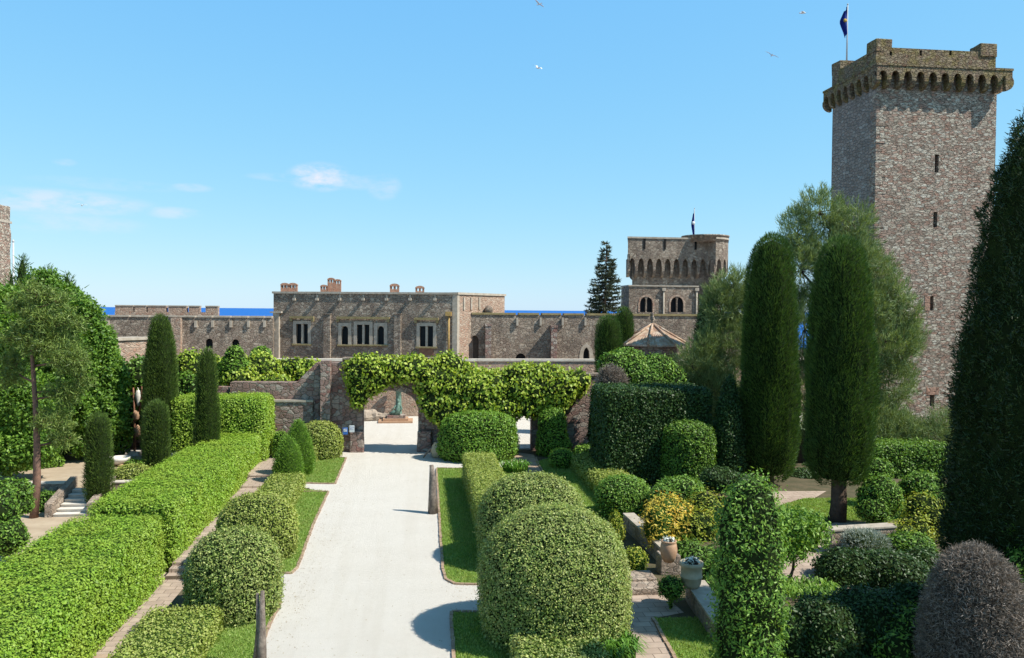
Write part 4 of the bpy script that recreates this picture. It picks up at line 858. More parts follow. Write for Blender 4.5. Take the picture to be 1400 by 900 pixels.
# ================================================================== COURTYARD DETAILS seen through the gate
fb = G(541, 577); fy = fb.y
fo = thing('fountain_statue', 'green bronze figure statue on a stepped pedestal in the sunny courtyard', 'statue', fb)
mb = MB(); mb.box(fb.x-1.5, fb.x+1.5, fy-.9, fy+1.3, 0, .16); mb.box(fb.x-1.1, fb.x+1.1, fy-.6, fy+1, .163, .34); mb.build('step', [TERRA], fo)
mb = MB(); mb.box(fb.x-.75, fb.x+.85, fy-.35, fy+.7, .343, .62); mb.build('pedestal', [GATE], fo)
mb = MB(); X = fb.x; mb.tube([(X-.55, fy, .7), (X-.2, fy, .85), (X+.15, fy+.05, 1.0)], [.12, .2, .22], 8); mb.tube([(X+.1, fy, .64), (X+.2, fy, 1.2), (X+.22, fy, 1.6), (X+.2, fy, 1.75)], [.3, .26, .16, .08], 9); v, q = ellipsoid((X+.2, fy-.02, 1.9), (.14, .15, .18)); mb.add(v, q, 0, True); mb.tube([(X+.35, fy, 1.5), (X+.55, fy-.1, 1.2), (X+.4, fy-.2, .95)], [.08, .07, .05], 6); mb.tube([(X+.05, fy, 1.5), (X-.2, fy-.1, 1.2), (X-.4, fy-.1, 1.05)], [.08, .07, .05], 6); mb.build('figure', [BRONZE], fo)
cb_ = G(543, 573); cs = thing('bronze_column', 'tall verdigris bronze column standing behind the courtyard statue', 'column', cb_+Vector((0, .8, 0)))
mb = MB(); mb.lathe([(.5, 0), (.5, .3), (.3, .35), (.26, 1.8), (.24, 2.4), (.42, 2.5), (.45, 2.7), (.38, 2.72), (.34, 3.3), (.5, 3.4), (.5, 3.5)], cb_+Vector((.1, .8, 0)), 14); mb.build('shaft', [BRONZE], cs)
for i, (px, py, r_) in enumerate(((503, 571, .8), (513, 569, .7), (522, 571, .6), (508, 563, .6), (499, 566, .7), (527, 573, .45))):
    c = G(px, 575)+Vector((0, .8 if i in (3,) else 0, 0)); z = max(.3, P(px, py, dep(c)).z); v, q = ellipsoid((c.x, c.y, z*.8), (r_, r_*.8, max(.4, z*.6)), 9, 6, .25, 40+i); mb = MB(); mb.add(v, q, 0, False)
    tag(mb.build('garden_rock', [ROCK], origin=(c.x, c.y, 0)), 'rough tan boulder heaped in the courtyard rockery beside the bronze statue', 'rock', 'boulders of the courtyard rockery')
jb = G(597, 626); mb = MB(); r_ = .42; mb.lathe([(.18, 0), (.32, .1), (r_, .42), (r_*.98, .62), (.28, .88), (.17, .97), (.2, 1.05), (.13, 1.06), (.12, .9)], jb, 18); tag(mb.build('terracotta_jar', [PALETERRA], origin=jb), 'tan terracotta jar standing at the right foot of the gateway', 'jar')
mb = MB(); a0 = jb+Vector((-.3, -.1, .0)); mb.tube([a0+Vector((-.6, 0, .03)), a0+Vector((-.2, -.05, .55)), a0+Vector((.1, 0, .8))], [.05, .07, .05], 6, wob=.3); tag(mb.build('driftwood_stick', [DRIFT], origin=a0), 'crooked stick leaning on the terracotta jar by the gateway', 'stick')

# ================================================================== LEFT GARDEN
hedge('nearest long bright green box hedge filling the lower left corner', -13.42, -10.05, 8, 33.1, -.9, 1.74, L=.09, W=.055, cov=1.5, clump=.08, up=.8, maxn=220000)
hedge('second long bright green box hedge stepping up behind the nearest one', -13.3, -10.0, 34.25, 48.3, -.9, 1.93, L=.095, W=.06, cov=1.5, clump=.07, up=.8, maxn=160000)
hedge('short bright green hedge step between the long hedge and the tall block', -13.2, -10.25, 49.4, 54.0, -.8, 1.83, L=.11, W=.07, cov=1.6, up=.8)
hedge('tall square clipped hedge block in front of the ramped stone wall', -15.9, -9.95, 53.6, 57.3, 0, 4.1, L=.12, W=.08, cov=1.5, up=.7, r=.5, amp=.1, leaf=L_HEDGE)
topiary('yellowing rounded shrub peeking over the second hedge beside the stairs', 181, 660, 52, 637, leaf=L_HEDGE_Y, z=0, name='rounded_shrub', cat='shrub')
hedge('low olive box hedge beside the driftwood post at the bottom left', -8.15, -6.05, 17, 25.8, -.5, .72, leaf=L_HEDGE_Y, L=.075, W=.05, cov=1.35, r=.1)
topiary('nearest speckled round bush left of the gravel path', 319, 838, 124, 724, leaf=L_BOX, L=.07, W=.042, cov=1.25, depth=.05, clump=.06, amp=.07)
topiary('green round bush behind the speckled one left of the path', 352, 758, 104, 677, leaf=L_HEDGE_Y, L=.08, W=.05, cov=1.2, depth=.05, clump=.07, amp=.08)
hedge('low pale box hedge between the round bush and the clipped cones', -8.0, -6.25, 36.4, 45.4, -.1, .86, leaf=L_HEDGE_Y, L=.085, W=.055, cov=1.3, r=.12)
topiary('smaller clipped cone left of the path', 394, 656, 38, 596, CONE, L_YEW, blade=True, L=.1, W=.03, spread=.5, cov=1.3, name='clipped_cone', cat='topiary cone', core=C_LIGHT, amp=.03)
topiary('taller clipped cone just behind the smaller one', 408, 648, 40, 573, CONE, L_YEW, blade=True, L=.1, W=.03, spread=.5, cov=1.3, name='clipped_cone', cat='topiary cone', core=C_LIGHT, amp=.03)
b0 = G(424, 632); hedge('tiny square clipped hedge between the tall cone and the round bush', b0.x-.5, b0.x+.4, b0.y-.4, b0.y+3, 0, .95, leaf=L_HEDGE_Y, L=.09, W=.06)
topiary('round ball bush in front of the gateway pier', 437, 625, 60, 577, leaf=L_HEDGE_Y, L=.1, W=.065)
topiary('small round bush half hidden behind the clipped cones', 384, 625, 22, 590, leaf=L_YEW, L=.1, W=.06)

CYL = [(0.62, 0), (.85, .05), (.97, .18), (1, .4), (.97, .62), (.9, .8), (.78, .91), (.55, .97), (.25, .995), (.02, 1)]
GCY = [(.55, 0), (.85, .04), (1, .13), (1.04, .3), (.98, .55), (.88, .75), (.76, .88), (.6, .95), (.38, .985), (.03, 1)]
TAP = [(.9, 0), (1, .1), (.97, .3), (.86, .6), (.7, .82), (.55, .92), (.35, .98), (.02, 1)]
column('tallest tapered clipped cypress of the left garden', 220, 630, 46, 431, TAP, tr=.3, leaf=L_CYPL)
column('slim clipped cypress standing in front of the tall hedge block', 283, 642, 30, 476, TAP, leaf=L_CYPL)
column('short round topped cypress in front of the tallest left one', 215, 651, 30, 549, CYL, leaf=L_CYPL, ytrunk=644)
column('lone short column cypress beside the stone stairs', 135, 697, 31, 567, CYL, z=-.9, leaf=L_CYPL, ytrunk=690)
shrub('pointed bright green tree between the two clipped cypresses', [(321, 512, 40, 50, 60.4), (320, 495, 26, 44, 60.4)], L_YEW, .16, .1, name='conical_tree', cat='tree')
shrub('small round green tree beside the left corner of the castle block', [(357, 484, 28, 20, 70)], L_YEW, .16, .1, name='round_tree', cat='tree')

# stairs and terrace wall
st = thing('stone_stairs', 'flight of worn stone stairs rising to the left terrace', 'stairs', G(92, 708, -.9)); s0 = G(72, 707, -.9); s1 = G(118, 707, -.9); y0 = s0.y; xa, xb = s0.x, s1.x
TR = (46.58-y0)/6
for i in range(6):
    mb = MB(); mb.box(xa+.02, xb-.02, y0+i*TR, 46.58, -.9+i*.15+.001, -.9+(i+1)*.15-.03); mb.box(xa+.03, xb-.03, y0+i*TR-.05, y0+(i+1)*TR-.06, -.9+(i+1)*.15-.028, -.9+(i+1)*.15); mb.build('step', [MARBLE], st)
for sx, lab in ((xa-.35, 0), (xb, 1)):
    v = [(sx, y0-.1, -.9), (sx+.35, y0-.1, -.9), (sx, 46.9, -.9), (sx+.35, 46.9, -.9), (sx, y0-.1, -.2), (sx+.35, y0-.1, -.2), (sx, 46.9, .6), (sx+.35, 46.9, .6)]
    mb = MB(); mb.add(v, [(0, 2, 3, 1), (4, 5, 7, 6), (0, 1, 5, 4), (2, 6, 7, 3), (0, 4, 6, 2), (1, 3, 7, 5)]); mb.build('side_wall', [LOWWALL], st)
def lowwall(label, pA, pB, z0, z1, T=.4, mat=LOWWALL, cap=COPING, parts=True, name='low_wall'):
    M, L = frame(pA, pB); r_ = thing(name, label, 'low wall', (pA[0], pA[1], z0)); mb = MB(); mb.box(0, L, 0, T, z0, z1, M=M); mb.build('wall', [mat], r_)
    mb = MB(); n = max(1, int(L/.9))
    for i in range(n): mb.box(i*L/n+.006, (i+1)*L/n-.006, -.04, T+.04, z1+.002, z1+.07+random.uniform(0, .012), M=M)
    mb.build('coping', [cap], r_); return r_
lowwall('low rubble wall with pale coping left of the stone stairs', (xa-9, 46.3), (xa-.36, 46.2), -.9, .32)
lowwall('low shaded rubble wall between the stairs and the second hedge', (xb+.36, 46.2), (-13.5, 46.2), -.9, .32)
# terrace hedges
def edgehedge(label, A_, B_, w_, h, z=0, leaf=L_TREE, **k):
    M, L = frame(A_, B_); return hedge(label, 0, L, 0, w_, z, z+h, leaf=leaf, M=M, core=C_GREEN, **k)
q1 = G(98, 633); q2 = G(118, 610); edgehedge('low clipped hedge edging the left terrace beside the figurine', (q1.x-1.1, q1.y), (q2.x-1, q2.y+2), .9, .9)
q1 = G(20, 645); q2 = G(88, 638); edgehedge('low dark hedge along the terrace wall at the far left', (q1.x, q1.y), (q2.x, q2.y), 1.0, .5, leaf=L_YEW)
q1 = G(92, 630); q2 = G(120, 625); edgehedge('short low hedge just right of the standing figurine', (q1.x, q1.y+3), (q2.x+1, q2.y+4), .9, .8)
q1 = G(122, 615); q2 = G(185, 613); edgehedge('low dark hedge behind the white fountain bowl', (q1.x, q1.y+2), (q2.x, q2.y+2), 1.2, .9, leaf=L_DARK)
q1 = G(160, 637); q2 = G(200, 640); edgehedge('low green border in front of the white fountain bowl', (q1.x, q1.y), (q2.x, q2.y), .7, .35, leaf=L_YEW)
edgehedge('dark unclipped hedge filling the foot of the terrace wall at the left', (-29, 44.6), (-21.5, 44.6), 1.2, 1.0, z=-.9, leaf=L_DARK, amp=.15)
edgehedge('small dark hedge in the corner left of the stone stairs', (-21.4, 44.9), (xa-.5, 44.9), .8, .95, z=-.9, leaf=L_TREE)
tb = G(262, 625); shrub('grey green lavender mounds beside the tallest cypress', [(250, 625, 30, 14, tb.y-2), (238, 632, 24, 14, tb.y-4)], L_SILV, .15, .02, blade=True, up=.8, name='lavender', cat='shrub')
# fountain
fb = G(163, 637); fo = thing('fountain_basin', 'wide shallow white stone bowl on reddish feet in the left terrace', 'fountain', fb); d = dep(fb); rr = 14.5*d/F
mb = MB(); mb.lathe([(rr*.45, .12), (rr*.8, .26), (rr, .42), (rr*1.02, .55), (rr*.9, .56), (rr*.8, .42), (.05, .38)], fb, 26); mb.build('bowl', [MARBLE], fo)
for i in range(4): a = i*pi/2+.6; mb = MB(); mb.lathe([(.16, 0), (.2, .1), (.12, .22)], fb+Vector((rr*.5*cos(a), rr*.5*sin(a), 0)), 10); mb.build('foot', [TERRA], fo)
pb = G(154, 628); mb = MB(); mb.lathe([(.3, 0), (.36, .2), (.42, .7), (.44, .95), (.38, .95), (.34, .7)], pb+Vector((0, 1.2, 0)), 16); tag(mb.build('white_urn', [MARBLE], origin=pb+Vector((0, 1.2, 0))), 'tall white stone urn behind the shallow fountain bowl', 'urn')
# figurine
gb = G(59, 640); fg = thing('garden_figurine', 'small terracotta figurine standing on the left terrace by the low hedge', 'statue', gb); k = 20*dep(gb)/F
mb = MB(); mb.box(gb.x-.2, gb.x+.2, gb.y-.2, gb.y+.2, 0, .1); mb.build('plinth', [LOWWALL], fg)
mb = MB(); mb.lathe([(.13, .1), (.15, .3*k), (.11, .5*k), (.16, .68*k), (.13, .76*k), (.05, .8*k), (.09, .86*k), (.1, .93*k), (.05, k)], gb, 12, wob=.12); mb.build('figure', [TERRA], fg)
# totem sculpture
sb = G(184, 622); d = dep(sb); ts = thing('totem_sculpture', 'tall thin abstract totem sculpture of pale and rusty shapes near the fountain', 'sculpture', sb)
def sz(y): return P(184, y, d).z
def sx(x): return P(x, 560, d).x
RUST = plain('rusty_metal', (.30, .14, .08), (.14, .07, .05), .8, 8, .4)
mb = MB(); mb.tube([sb, (sx(184), sb.y, sz(560)), (sx(183), sb.y, sz(530))], [.09, .07, .05], 7); mb.build('mast', [RUST], ts)
mb = MB(); v, q = ellipsoid((sx(189), sb.y, sz(542)), (.16, .12, .75), amp=.15, seed=5); mb.add(v, q, 0, True); mb.build('upper_form', [MARBLE], ts)
mb = MB(); v, q = ellipsoid((sx(187), sb.y-.1, sz(568)), (.22, .15, .35), amp=.2, seed=6); mb.add(v, q, 0, True); mb.build('middle_form', [TERRA], ts)
mb = MB(); v, q = ellipsoid((sx(189), sb.y-.1, sz(590)), (.2, .15, .4), amp=.2, seed=8); mb.add(v, q, 0, True); mb.build('lower_form', [TERRA], ts)
mb = MB(); mb.tube([(sx(194), sb.y, sz(528)), (sx(195), sb.y, sz(545)), (sx(190), sb.y, sz(566))], [.05, .09, .04], 6); mb.build('side_arm', [RUST], ts)
mb = MB(); mb.box(sb.x-.35, sb.x+.35, sb.y-.35, sb.y+.35, 0, .25); mb.build('plinth', [MARBLE], ts)

# left trees
pb = G(46, 708, -.9); d = dep(pb)
def blobat(lst, Y): return blobpx([(x, y, w_, h, Y+dy) for x, y, w_, h, dy in lst])
open_tree('slim pine with bare reddish trunk standing on the sand at the left', pb, P(47, 396, d), blobat([(50, 402, 30, 26, 0), (28, 420, 26, 22, .6), (76, 412, 26, 24, .5), (58, 438, 44, 26, .2), (96, 440, 28, 26, .2), (20, 458, 30, 24, .4), (60, 465, 56, 34, .3), (92, 488, 44, 34, -.3), (108, 525, 22, 30, .2), (88, 536, 36, 24, .2), (74, 575, 40, 26, 0), (18, 505, 34, 40, 1), (84, 600, 30, 20, .6)], pb.y), L_CEDAR, REDBARK, tr=.22, n=24000, L=.2, W=.045, up=.1, csize=.28, cl=30, spread=1.0, spray=.9)
open_tree('broad bright green leafy tree between the slim pine and the terrace wall', (-22.5, 57, -0.), DY(95, 420, 57), blobat([(85, 415, 56, 50, 0), (112, 440, 56, 70, -1), (125, 465, 56, 50, -1), (70, 480, 90, 90, 0), (120, 500, 80, 90, -1), (145, 520, 50, 80, -.5), (95, 550, 90, 90, -1.5), (140, 570, 60, 80, -1), (60, 560, 80, 100, 0), (155, 600, 40, 50, 0), (120, 600, 60, 50, -1), (60, 395, 50, 50, 0), (135, 480, 40, 60, -.5), (160, 560, 30, 60, -.5), (150, 505, 36, 50, 0), (40, 420, 50, 60, 0)], 56), L_TREE, n=110000, L=.2, W=.12, blade=False, name='leafy_tree', cat='tree', csize=.4, tr=.35, core=.62, spray=.6)
open_tree('dense green tree cut off by the left edge of the view', (-29, 50, 0), DY(10, 420, 50), blobat([(10, 430, 70, 70, 1), (30, 470, 70, 80, 0), (-5, 500, 80, 100, 0), (25, 550, 80, 90, -1), (10, 610, 80, 70, -1), (50, 610, 50, 50, -1), (-20, 440, 60, 80, 0)], 50), L_TREE, n=80000, L=.2, W=.12, blade=False, name='leafy_tree', cat='tree', csize=.4, tr=.35, core=.62, spray=.6)
for lab, px, yt, wp, Y, yb in (('dark spire of a cypress above the trees, second from the left', 32, 350, 26, 64, 600), ('dark cypress spire beside the ruined tower at the far left', 17, 370, 16, 66, 600), ('slender dark conifer tip above the leafy tree, right of the two spires', 68, 364, 34, 66, 600), ('lower dark conifer tip on the right shoulder of the left trees', 93, 374, 34, 66, 600), ('dark conifer tip nearest the sea at the right of the left trees', 106, 396, 30, 67, 600)):
    b_ = DY(px, yb, Y); b_.z = 0; d = dep(b_); r_ = wp*d/F/2; h = P(px, yt, d).z; root = thing('cypress_tree', lab, 'cypress', b_, 'cypress spires behind the left trees')
    mb = clothe([revolve([(r_*.8, .8), (r_, h*.3), (r_*.95, h*.6), (r_*.6, h*.85), (r_*.3, h*.95), (.05, h)], b_, amp=.2, seed=sd_(), ns=2, seg=20)], L_CYP, .35, .07, 1.3, blade=True, up=1.2, depth=.15, spread=.5); mb.build('crown', [C_GREEN, L_CYP], root)
    t_ = MB(); t_.tube([b_, b_+Vector((0, 0, h*.7))], [.25, .08]); t_.build('trunk', BARK, root)
shrub('leafy green bush at the very left edge beside the sand', [(10, 735, 50, 50, 36), (0, 700, 40, 60, 37), (22, 728, 20, 40, 36.5)], L_TREE, .14, .07, cov=.9)
shrub('dark green bush under the terrace wall at the left edge', [(10, 675, 60, 40, 40), (25, 690, 40, 26, 40)], L_TREE, .14, .07)

# driftwood posts
def post(label, pts, rad, z=0): mb = MB(); mb.tube(pts, rad, 9, wob=.18); return tag(mb.build('driftwood_post', [DRIFT], origin=pts[0]), label, 'post')
pb = G(357, 914); d = dep(pb)
post('split forked driftwood post at the bottom of the photo left of the path', [pb, P(358, 880, d), P(358, 845, d), P(359, 808, d)], [.13, .12, .1, .05])
post('thin grey stake against the split driftwood post', [pb+Vector((-.2, .05, 0)), P(352.5, 860, d)+Vector((0, .05, 0)), P(351.5, 812, d)+Vector((0, .05, 0))], [.07, .06, .035])
pb = G(592, 702); d = dep(pb)
post('thick leaning driftwood post at the right edge of the path', [pb, P(591, 675, d), P(592, 655, d), P(590, 636, d)], [.24, .19, .17, .1])

# ================================================================== RIGHT GARDEN
def rd(p): return p
topiary('boxy dark green bush right of the gateway, trimmed flat', 654, 628, 106, 563, lambda w_, h: [(w_*.8, 0), (w_, h*.15), (w_*1.0, h*.6), (w_*.9, h*.85), (w_*.6, h*.96), (.02, h)], L_YEW, L=.13, W=.085, sy=.7, amp=.1, clump=.08)
topiary('dark cone bush peeping out behind the boxy bush by the gateway', 692, 622, 34, 560, CONE, L_DARK, L=.13, W=.08)
b1, b2 = 2.62, 4.35
hedge('pale olive box hedge running along the right lawn', b1, b2, 33.6, 46.9, 0, 1.62, leaf=L_HEDGE_Y, L=.08, W=.05, cov=1.4, r=.16)
topiary('second large speckled dome bush right of the path', 727, 765, 150, 649, leaf=L_BOX, L=.08, W=.05, cov=1.15, clump=.05, depth=.045, up=.5)
topiary('largest nearest speckled dome bush right of the path', 757, 866, 203, 695, leaf=L_BOX, L=.068, W=.04, cov=1.3, clump=.08, depth=.05, up=.6, amp=.05)
hedge('low box hedge in front of the largest dome bush at the bottom', 2.68, 5.05, 14, 22.9, 0, .78, leaf=L_BOX, L=.075, W=.05, cov=1.5, r=.1)
def straps(label, px, py, wpx, n, h=.55, z=0, name='agapanthus', leaf=L_AGAP, ry=.6):
    c = G(px, py, z); r_ = wpx*dep(c)/F/2; m_ = n; mb = MB(); a = rng.uniform(0, 6.28, m_); q = rng.random(m_)**.5
    base = np.stack([c.x+r_*q*np.cos(a), c.y+r_*ry*q*np.sin(a)*1.5, np.full(m_, z)], 1); az = rng.uniform(0, 6.28, m_); dr = np.stack([np.cos(az), np.sin(az), np.zeros(m_)], 1); hh = rng.uniform(.6, 1.2, (m_, 1))*h; side = np.stack([-np.sin(az), np.cos(az), np.zeros(m_)], 1)*.025
    p1 = base+dr*.1*h+np.array([0, 0, 1])*hh*.6; p2 = base+dr*.4*h+np.array([0, 0, 1])*hh; p3 = base+dr*.85*h+np.array([0, 0, 1])*hh*.75
    V = np.stack([base-side, base+side, p1-side, p1+side, p2-side*.9, p2+side*.9, p3, p3+side*.2], 1).reshape(-1, 3); I = np.arange(m_)[:, None]*8
    mb.add(V, np.concatenate([I+np.array([[0, 1, 3, 2]]), I+np.array([[2, 3, 5, 4]]), I+np.array([[4, 5, 7, 6]])]), 0)
    return tag(mb.build(name, [leaf], origin=c), label, 'strap leaf plant')
straps('clump of strappy leaves at the foot of the largest dome bush', 838, 900, 60, 900)
straps('bright strappy leaves beside the pale olive hedge near the doorway', 704, 645, 36, 420, .6)
topiary('tall lumpy yew cone right of the garden doorway', 755, 622, 42, 557, lambda w_, h: [(w_*.9, 0), (w_*1.1, h*.2), (w_, h*.4), (w_*.85, h*.55), (w_*.9, h*.75), (w_*.6, h*.93), (.02, h)], L_YEW, L=.13, W=.08, amp=.1)
topiary('rounded green ball against the foot of the lumpy yew cone', 766, 623, 28, 598, BALL, L_YEW, L=.12, W=.075)
topiary('small dark ball bush at the edge of the shaded lawn', 768, 640, 34, 614, BALL, L_YEW, L=.11, W=.07)
topiary('mushroom shaped cushion bush with flat lit top', 805, 636, 40, 609, lambda w_, h: [(w_*.3, 0), (w_*.35, h*.3), (w_*.95, h*.45), (w_, h*.7), (w_*.8, h*.93), (.02, h)], L_YEW, L=.12, W=.075)
A_ = G(800, 655); B_ = G(842, 690); hedge('low rounded hedge half in shade in front of the dark hedge block', A_.x-.3, A_.x+1.9, B_.y, A_.y+3.4, 0, .95, leaf=L_HEDGE_Y, L=.1, W=.065, r=.4)
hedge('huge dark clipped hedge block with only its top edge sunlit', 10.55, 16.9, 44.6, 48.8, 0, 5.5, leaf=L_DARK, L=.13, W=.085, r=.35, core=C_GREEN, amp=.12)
topiary('dark glossy dome bush left of the golden shrub', 852, 704, 76, 652, leaf=L_LAUR, L=.11, W=.06)
topiary('dark dome topiary with a bright sunlit cap in front of the hedge block', 940, 664, 72, 574, lambda w_, h: [(w_, 0), (w_, h*.7), (w_*.9, h*.88), (w_*.6, h*.97), (.02, h)], L_TREE, L=.12, W=.075)
topiary('tiny variegated egg bush beside the second dome', 841, 738, 23, 698, CONE, L_YGR, L=.08, W=.055, core=C_LIGHT)
topiary('small yellow ball bush near the stone planter wall', 869, 787, 28, 750, BALL, L_YGR, L=.08, W=.055, core=C_LIGHT)
column('left one of the two giant clipped cypress columns', 1050, 664, 69, 322, GCY, tr=.3, ytrunk=655, L=.17, W=.032, cov=1.35, leaf=L_CYP, amp=.08, ridge=.11, seg=46, group='giant clipped cypress columns')
column('right one of the two giant clipped cypress columns, trunk bare below', 1145, 712, 81, 326, GCY, tr=.36, ytrunk=660, L=.16, W=.03, cov=1.35, amp=.08, ridge=.11, seg=46, group='giant clipped cypress columns')
topiary('dark narrow cone tree in the shade left of the giant cypress', 996, 664, 50, 510, CONE, L_DARK, L=.13, W=.08, name='conical_tree', cat='tree')
column('huge dark cypress filling the right edge of the view', 1404, 905, 200, 146, [(.88, 0), (.96, .1), (1, .3), (.92, .5), (.70, .68), (.60, .78), (.5, .88), (.25, .96), (.02, 1)], leaf=L_CYPD, L=.12, W=.034, cov=1.3, amp=.14, seg=60, ridge=.14, spread=.8, up=.6, depth=.06, tr=.45, clump=.3, stretch=.6)
# cypresses beyond the wall
column('tall clipped cypress beside the pavilion with a rounded head', 831, 596, 34, 432, [(.95, 0), (1, .3), (1, .75), (.85, .92), (.5, .985), (.02, 1)], L=.22, cov=1.1)
column('smaller clipped cypress head just right of the tall one by the pavilion', 852, 575, 22, 421, [(.9, 0), (1, .3), (1, .85), (.8, .95), (.4, .99), (.02, 1)], L=.22)
q = DY(967, 560, 60); q.z = 0
column('dark narrow wild cypress between the squat tower and the pines', 967, 585, 36, 392, [(.9, 0), (1, .4), (.8, .7), (.45, .88), (.03, 1)], leaf=L_CYPD, L=.3, W=.06, amp=.15, spread=.6, depth=.1)
# shrubs by the pavilion
shrub('bright green leafy shrub left of the pavilion', [(856, 497, 60, 40, 52), (840, 505, 40, 50, 51), (870, 520, 50, 50, 51)], L_LAUR, .16, .1, cov=1.1, zmin=0)
shrub('bright green leafy shrub mound in front of the pavilion', [(898, 512, 62, 52, 51.5), (918, 520, 36, 40, 51), (885, 525, 50, 40, 50.5)], L_LAUR, .16, .1, cov=1.1)
shrub('grey dead bush among the green shrubs by the pavilion', [(836, 520, 38, 38, 49.8)], L_DEAD, .2, .02, blade=True, core=C_TWIG, cov=1., name='dead_bush', cat='dead bush', spread=.9)
shrub('dark creeper hanging down the shaded garden wall', [(822, 560, 30, 90, 55), (815, 600, 24, 60, 55)], L_DARK, .16, .1, name='creeper', cat='creeper')

# conifers in front of the keep
K1 = (19.5, 58, 0)
open_tree('tall grey green pine between the giant cypresses and the keep', (25.4, 51, 0), DY(1140, 290, 51), blobat([(1120, 290, 60, 60, 0), (1090, 320, 50, 60, 0), (1165, 305, 60, 50, 0), (1150, 350, 100, 60, 0), (1095, 370, 70, 80, 0), (1190, 370, 60, 60, 0), (1215, 400, 50, 50, -.5), (1235, 430, 40, 50, -.5), (1170, 420, 100, 80, 0), (1210, 470, 90, 60, -.5), (1240, 460, 44, 50, -.5), (1215, 520, 70, 70, 0), (1100, 450, 80, 100, 0), (1150, 500, 100, 90, 0), (1190, 570, 90, 60, 0), (1100, 550, 80, 100, 0), (1215, 590, 60, 50, -.4), (1180, 620, 60, 50, -.5)], 50.5), L_PINE, n=130000, L=.30, W=.035, up=.65, csize=.34, cl=34, spread=.5, shell=.7, tr=.4, spray=1.1)
open_tree('grey green pine left of the giant cypresses behind the pavilion', (20.4, 59, 0), DY(1000, 390, 59), blobat([(1003, 395, 50, 50, 0), (985, 420, 50, 60, 0), (1015, 430, 40, 60, 0), (1000, 470, 70, 70, 0), (965, 480, 40, 50, -.5), (945, 500, 50, 44, -1), (975, 530, 70, 60, -1), (1000, 560, 60, 70, -1), (985, 600, 60, 40, -1), (945, 525, 30, 40, -1)], 57), L_PINE, n=70000, L=.30, W=.035, up=.6, csize=.34, cl=34, spread=.5, shell=.7, tr=.3, spray=1.2)
open_tree('low feathery pine boughs in front of the foot of the keep', (32, 50, 0), DY(1240, 570, 50), blobat([(1230, 590, 70, 40, 0), (1270, 600, 60, 44, -1), (1200, 600, 50, 44, 0), (1290, 580, 40, 40, -1)], 49), L_PINE, n=16000, L=.3, W=.03, up=.5, csize=.4, shell=.6, tr=.15)
# fir behind the castle
fb = DY(826, 430, 88); d = dep(fb); zt = P(829, 335, d).z; fr = thing('fir_tree', 'dark sparse fir tree standing against the sky behind the castle wall', 'fir tree', (fb.x, 88, TZ)); mb = MB(); tk = MB(); tk.tube([(fb.x, 88, TZ), (fb.x+.2, 88, zt-.3)], [.3, .04], 7)
zb = P(829, 432, d).z-1; H_ = zt-zb; PP = []; DD = []
for k in range(24):
    f = k/23; z = zb+H_*f**.95; R_b = (30*d/F)*(1-f)**.85+.25
    for j in range(10 if f < .8 else 6):
        a = rng.uniform(0, 6.28); rl = R_b*rng.uniform(.65, 1.12); e = Vector((fb.x+.1+cos(a)*rl, 88+sin(a)*rl, z-.12*rl+rng.uniform(0, .35))); s_ = Vector((fb.x+.1, 88, z+.1)); mid = s_.lerp(e, .6)+Vector((0, 0, -.12*rl)); tk.tube([s_, mid, e], [.05, .035, .012], 3)
        m_ = max(8, int(rl*36)); tt = rng.uniform(.2, 1, m_)[:, None]; P_ = np.array(s_)*(1-tt)+np.array(e)*tt; P_[:, 2] -= (.25*rl*.5*np.sin(tt[:, 0]*pi)); dv = np.tile(np.array((e-s_).normalized()), (m_, 1)); PP.append(P_); DD.append(dv)
add_blades(mb, np.concatenate(PP), np.concatenate(DD), .34, .10, .55, .25, 0); tk.build('trunk', BARK, fr); mb.build('crown', [L_FIR], fr)

# raised beds, planter walls and pots
A_ = G(858, 722); B_ = G(903, 772)
wl = thing('planter_wall', 'low stone wall of the raised bed holding the golden shrub', 'low wall', A_)
M, L = frame((B_.x, B_.y), (A_.x-.2, A_.y)); mb = MB(); mb.box(0, L, -.45, 0, 0, .62, M=M); mb.build('wall', [LOWWALL], wl); mb = MB(); mb.box(-.0, L, -.5, .03, .622, .70, M=M); mb.build('coping', [TRIM], wl)
C1_ = G(914, 782); bl = MB(); v, q = rbox(C1_.x-.42, C1_.x+.38, C1_.y-.35, C1_.y+.35, 0, .75, .06, .3, .05, 3); bl.add(v, q); tag(bl.build('stone_block', [LOWWALL], origin=C1_), 'squared stone block carrying the smaller terracotta pot', 'stone block')
C2_ = G(948, 826); D2_ = G(985, 880); wl = thing('planter_wall', 'sloping stone wall end below the larger pale pot', 'low wall', C2_)
M, L = frame((D2_.x-.2, D2_.y), (C2_.x-.15, C2_.y+.4)); mb = MB(); mb.box(0, L, -.6, 0, 0, .60, M=M); mb.build('wall', [LOWWALL], wl); mb = MB(); mb.box(0, L+.05, -.68, .04, .602, .68, M=M); mb.build('coping', [TRIM], wl)
flat('raised_bed', [(B_.x+.1, B_.y+.3), (B_.x+4.2, B_.y+.3), (A_.x+5, A_.y), (A_.x+.2, A_.y)], .55, DARKSOIL, 0)
A2 = G(860, 815); B2 = G(908, 818); s_ = thing('stone_steps', 'broad low stone steps between the yellow ball bush and the planters', 'steps', A2)
for i, (dy, z0_, z1_) in enumerate(((0, 0, .26), (.7, 0, .36))): mb = MB(); v, q = rbox(A2.x-.2, B2.x+.05, A2.y+dy, A2.y+dy+.95, z0_, z1_, .05, .4, .03, 50+i); mb.add(v, q); mb.build('step', [LOWWALL], s_)
